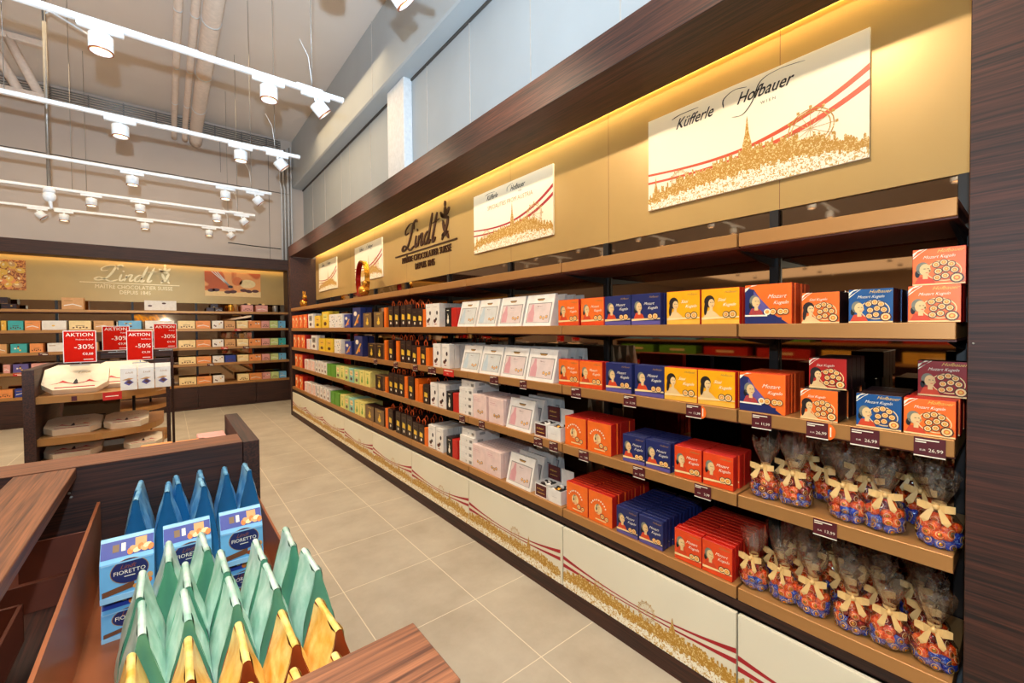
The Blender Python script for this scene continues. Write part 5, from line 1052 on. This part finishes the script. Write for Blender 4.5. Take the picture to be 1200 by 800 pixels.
def face_bag(w, d, h):
    """front facing blue pouch: upright printed face, sloping top, crest at the back"""
    r = empty('chocolate_bag'); hf = h * .66; k = d * .12; cr = d * .60
    prof = [(0, 0), (k, hf), (cr, h), (cr + .006, h), (d * .92, hf * .8), (d, 0)]
    mb = MB(); mb.prism(prof, 0, -w / 2, w / 2, 'light_blue'); mb.box(-w / 2, w / 2, -.0015, .003, 0, h * .1, 'skyblue_edge'); mb.obj('pouch', r)
    v = Vector((0, k, hf)).normalized(); L = math.hypot(k, hf); f = (Vector((-w / 2, 0, 0)), Vector((1, 0, 0)), v, Vector((0, -hf, k)).normalized())
    mb = MB()
    mb.ell(f, w * .54, L * .72, w * .36, L * .33, 'ink_gold', 3, 24); mb.ell(f, w * .54, L * .72, w * .345, L * .315, 'deep_navy', 4, 24)
    mb.rect(f, .002, L * .96, w - .002, L * 1.0, 'skyblue_edge', 5)
    mb.text(f, 'FIORETTO', w * .128, w * .54, L * .66, 'print_white', 6, 0, 'CENTER'); mb.text(f, 'Lindt', w * .14, w * .5, L * .80, 'copper_tray', 6, .45, 'CENTER'); mb.rect(f, w * .44, L * .58, w * .64, L * .6, 'print_white', 6)
    mb.poly(f, [(w * .04, L * .16), (w * .62, L * .26), (w * .62, L * .42), (w * .04, L * .30)], 'brown_band', 5)
    mb.rect(f, w * .1, L * .24, w * .5, L * .26, 'gold_plain', 6) if 0 else None
    for i, (x, z) in enumerate(((.66, .28), (.74, .38), (.84, .44), (.78, .27), (.9, .33), (.92, .48))): mb.ell(f, w * x, L * z, w * .07, w * .055, ['nuts_brown', 'choc_orange', 'tan_box'][i % 3], 7 + i * .3, 10, i)
    mb.obj('printed_face', r)
    v2 = Vector((0, cr - k, h - hf)).normalized(); L2 = math.hypot(cr - k, h - hf); f2 = (Vector((-w / 2, k, hf)), Vector((1, 0, 0)), v2, Vector((0, -(h - hf), cr - k)).normalized())
    mb = MB(); mb.rect(f2, .001, L2 * .18, w - .001, L2 * .86, 'royal', 1); mb.rect(f2, 0, L2 * .86, w, L2, 'skyblue_edge', 1)
    mb.rect(f2, w * .64, L2 * .4, w * .86, L2 * .82, 'tan_box', 2)
    for i in range(7): mb.ell(f2, w * (.55 + .065 * i), L2 * (.32 + .1 * (i % 2)), w * .06, L2 * .14, ['choc_orange', 'tan_box', 'cream_box'][i % 3], 3 + i * .3, 9, i)
    mb.rect(f2, w * .22, L2 * .4, w * .34, L2 * .7, 'brown_pack', 2); mb.rect(f2, w * .38, L2 * .4, w * .46, L2 * .72, 'print_white', 2)
    mb.obj('printed_top', r); return r
ZF = .8155
# side-on blue bags behind, crest along world Y
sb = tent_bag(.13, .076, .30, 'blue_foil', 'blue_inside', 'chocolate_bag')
BL = [(-.09, 1.93, 'first'), (-.09, 2.035, 'first'), (-.01, 1.95, 'second'), (.018, 2.02, 'third'), (.088, 1.93, 'fourth'), (.09, 2.035, 'fourth'), (.168, 2.02, 'fifth'), (.24, 2.02, 'sixth')]
for i, (x, y, c) in enumerate(BL):
    b = sb if i == 0 else copy_tree(sb); b.name = 'chocolate_bag'; b.location = (x, y, ZF); b.rotation_euler = (0, 0, PI / 2 + rj.uniform(-.05, .05))
    tag(b, 'blue foil bag turned side on before wood panel, %s column, %s' % (c, 'front' if y < 1.98 else 'against panel'), 'chocolate bag', 'side-on blue bags')
fb = face_bag(.115, .10, .155); first = True
for x, nm in ((-.10, 'left'), (.037, 'middle'), (.175, 'right')):
    for lay, (z, dy) in enumerate(((ZF, .01), (ZF + .112, 0))):
        if lay == 0:
            b = face_bag(.115, .10, .11) if x < 0 else copy_tree(lowb)
            if x < 0: lowb = b
        else: b = fb if first else copy_tree(fb); first = False
        b.name = 'chocolate_bag'; b.location = (x, 1.60 + dy, z); b.rotation_euler = (0, 0, rj.uniform(-.03, .03))
        tag(b, 'light blue bag with printed navy oval, %s stack, %s' % (nm, 'upper one' if lay else 'lower one'), 'chocolate bag', 'front facing blue bags')
GR = [('A', .262, 1.355), ('B', .278, 1.185), ('C', .183, 1.328), ('D', .184, 1.167), ('E', .101, 1.322), ('F', .104, 1.158), ('G', .069, 1.479), ('H', -.009, 1.474), ('I', .025, 1.307), ('J', .020, 1.164), ('K', -.060, 1.328), ('L', -.053, 1.172)]
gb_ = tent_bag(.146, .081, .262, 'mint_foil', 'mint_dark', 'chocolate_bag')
GRN = {'A': 'rightmost, back', 'B': 'rightmost, front', 'C': 'second from right, back', 'D': 'second from right, front', 'E': 'third from right, back', 'F': 'third from right, front', 'G': 'centre, rearmost', 'H': 'left of centre, rearmost', 'I': 'fourth from right, middle', 'J': 'fourth from right, front', 'K': 'leftmost, back', 'L': 'leftmost, front'}
for i, (k, x, y) in enumerate(GR):
    b = gb_ if i == 0 else copy_tree(gb_); b.name = 'chocolate_bag'; b.location = (x, y, ZF); b.rotation_euler = (rj.uniform(-.03, .03) * 0, 0, PI / 2 + rj.uniform(-.06, .06))
    tag(b, 'mint green foil bag with pinched crest, ' + GRN[k], 'chocolate bag', 'mint green bags')
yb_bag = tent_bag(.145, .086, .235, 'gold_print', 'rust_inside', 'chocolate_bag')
mb = MB(); f = (Vector((.02, -.035, .06)), Vector((1, 0, 0)), Vector((0, .12, .98)).normalized(), Vector((0, -.98, .12)).normalized())
GD = [(-.064, 1.03, 'leftmost'), (.02, 1.015, 'second from left'), (.105, 1.0, 'middle'), (.185, .985, 'second from right'), (.262, .975, 'rightmost'), (-.06, .87, 'leftmost, near the end rail'), (.025, .86, 'second from left, near the end rail'), (.105, .85, 'middle, near the end rail'), (.18, .835, 'fourth, near the end rail'), (.25, .825, 'rightmost, near the end rail')]
mb = MB()
for s_ in (1,):
    F = (Vector((-.062, .0395, .03)), Vector((1, 0, 0)), Vector((0, -.15, .98)).normalized(), Vector((0, .98, .15)).normalized())
    mb.rect(F, .015, .05, .05, .13, 'sticker', 6)
    for q in range(9): mb.rect(F, .018, .055 + q * .008, .046, .057 + q * .008, 'metal_grey', 7)
    mb.ell(F, .09, .05, .018, .026, 'box_red', 6); mb.ell(F, .09, .05, .011, .018, 'gold_plain', 7)
mb.obj('printed_label', yb_bag)
for i, (x, y, c) in enumerate(GD):
    b = yb_bag if i == 0 else copy_tree(yb_bag); b.name = 'chocolate_bag'; b.location = (x, y, ZF); b.rotation_euler = (0, 0, PI / 2 + rj.uniform(-.05, .05))
    if i >= 5: b.scale = (1, 1, .86)
    tag(b, 'golden yellow foil bag with rust gusset, ' + c, 'chocolate bag', 'golden yellow bags')
# boxes in the bin behind
for k, (x, y, m, lab) in enumerate(((-.05, 2.62, 'orange_box', 'orange patterned pack in the bin behind, left'), (.08, 2.60, 'orange_box', 'orange patterned pack in the bin behind, middle'), (.17, 2.72, 'pink_box', 'pale pink pack in the bin behind, right'))):
    mb = MB(); mb.box(x - .06, x + .06, y - .08, y + .08, .8805, 1.125, m, .004); mb.box(x - .03, x + .03, y - .0805, y - .08, 1.0, 1.08, 'card_white'); tag(mb.obj('sweets_pack'), lab, 'pack', 'packs in the rear bin')
mb = MB(); mb.box(-1.3, .239, 2.289, 3.1, 0, .88, 'wood_x', .002); tag(mb.obj('display_bin'), 'dark wood rear bin behind the foreground gondola', 'display bin')

# ------------------------------------------------------------------ left side of the shop (mostly met in the mirrors)
r = empty('floor_shelving', (-5.95, 3.0, 0), PI / 2); tag(r, 'long low dark wood shelving on the far left side, met in mirrors', 'shelving')
mb = MB(); mb.box(-5, 5, -.02, 0, 0, 1.75, 'wood_y'); mb.obj('back_board', r)
for z in (.5, .95, 1.3):
    mb = MB(); mb.box(-5, 5, -.45, -.02, z - .05, z, 'bronze'); mb.obj('shelf', r)
cs = ['teal_box', 'box_orange', 'gold_plain', 'box_red', 'green_pack', 'light_blue', 'card_white', 'purple']; rr = random.Random(9)
for zi, z in enumerate((.5, .95, 1.3)):
    for k in range(8):
        mb = MB(); y = -1.4 + k * 1.2; mb.box(-5.93 + .1, -5.5, y - .5, y + .5, z + .001, z + .2, cs[(k // 2 + zi) % 8], .004); mb.box(-5.5, -5.498, y - .2, y + .2, z + .07, z + .12, 'print_cream')
        tag(mb.obj('sweets_box'), 'box on far left low shelving, shelf %s, place %s from rear wall' % (['one', 'two', 'three', 'four'][zi], ['one', 'two', 'three', 'four', 'five', 'six', 'seven', 'eight', 'nine', 'ten', 'eleven', 'twelve', 'thirteen', 'fourteen'][k]), 'chocolate box', 'boxes of the left shelving')
for i in range(4):
    for j in range(5):
        sp = make_spot(False, False, 20); sp.location = (-14.6 + i * 1.5, -1.5 + j * 2.1, 3.6)
        tag(sp, 'white spotlight in the side hall, row %s, lamp %s from rear' % (['one', 'two', 'three', 'four'][i], ['one', 'two', 'three', 'four', 'five'][j]), 'spotlight', 'side hall spotlights')
# lit script sign on the rear wall, seen mirrored
r = empty('lit_sign', (.1, -3.98, 2.08)); tag(r, 'glowing yellow script sign on rear wall, seen only mirrored', 'sign')
mb = MB(); f = (Vector((0, 0, 0)), Vector((-1, 0, 0)), Vector((0, 0, 1)), Vector((0, 1, 0))); mb.text(f, 'Lindt', .48, 0, 0, 'neon_yellow', 1, .4, th=.03, sx=1.25); mb.obj('glowing_letters', r)
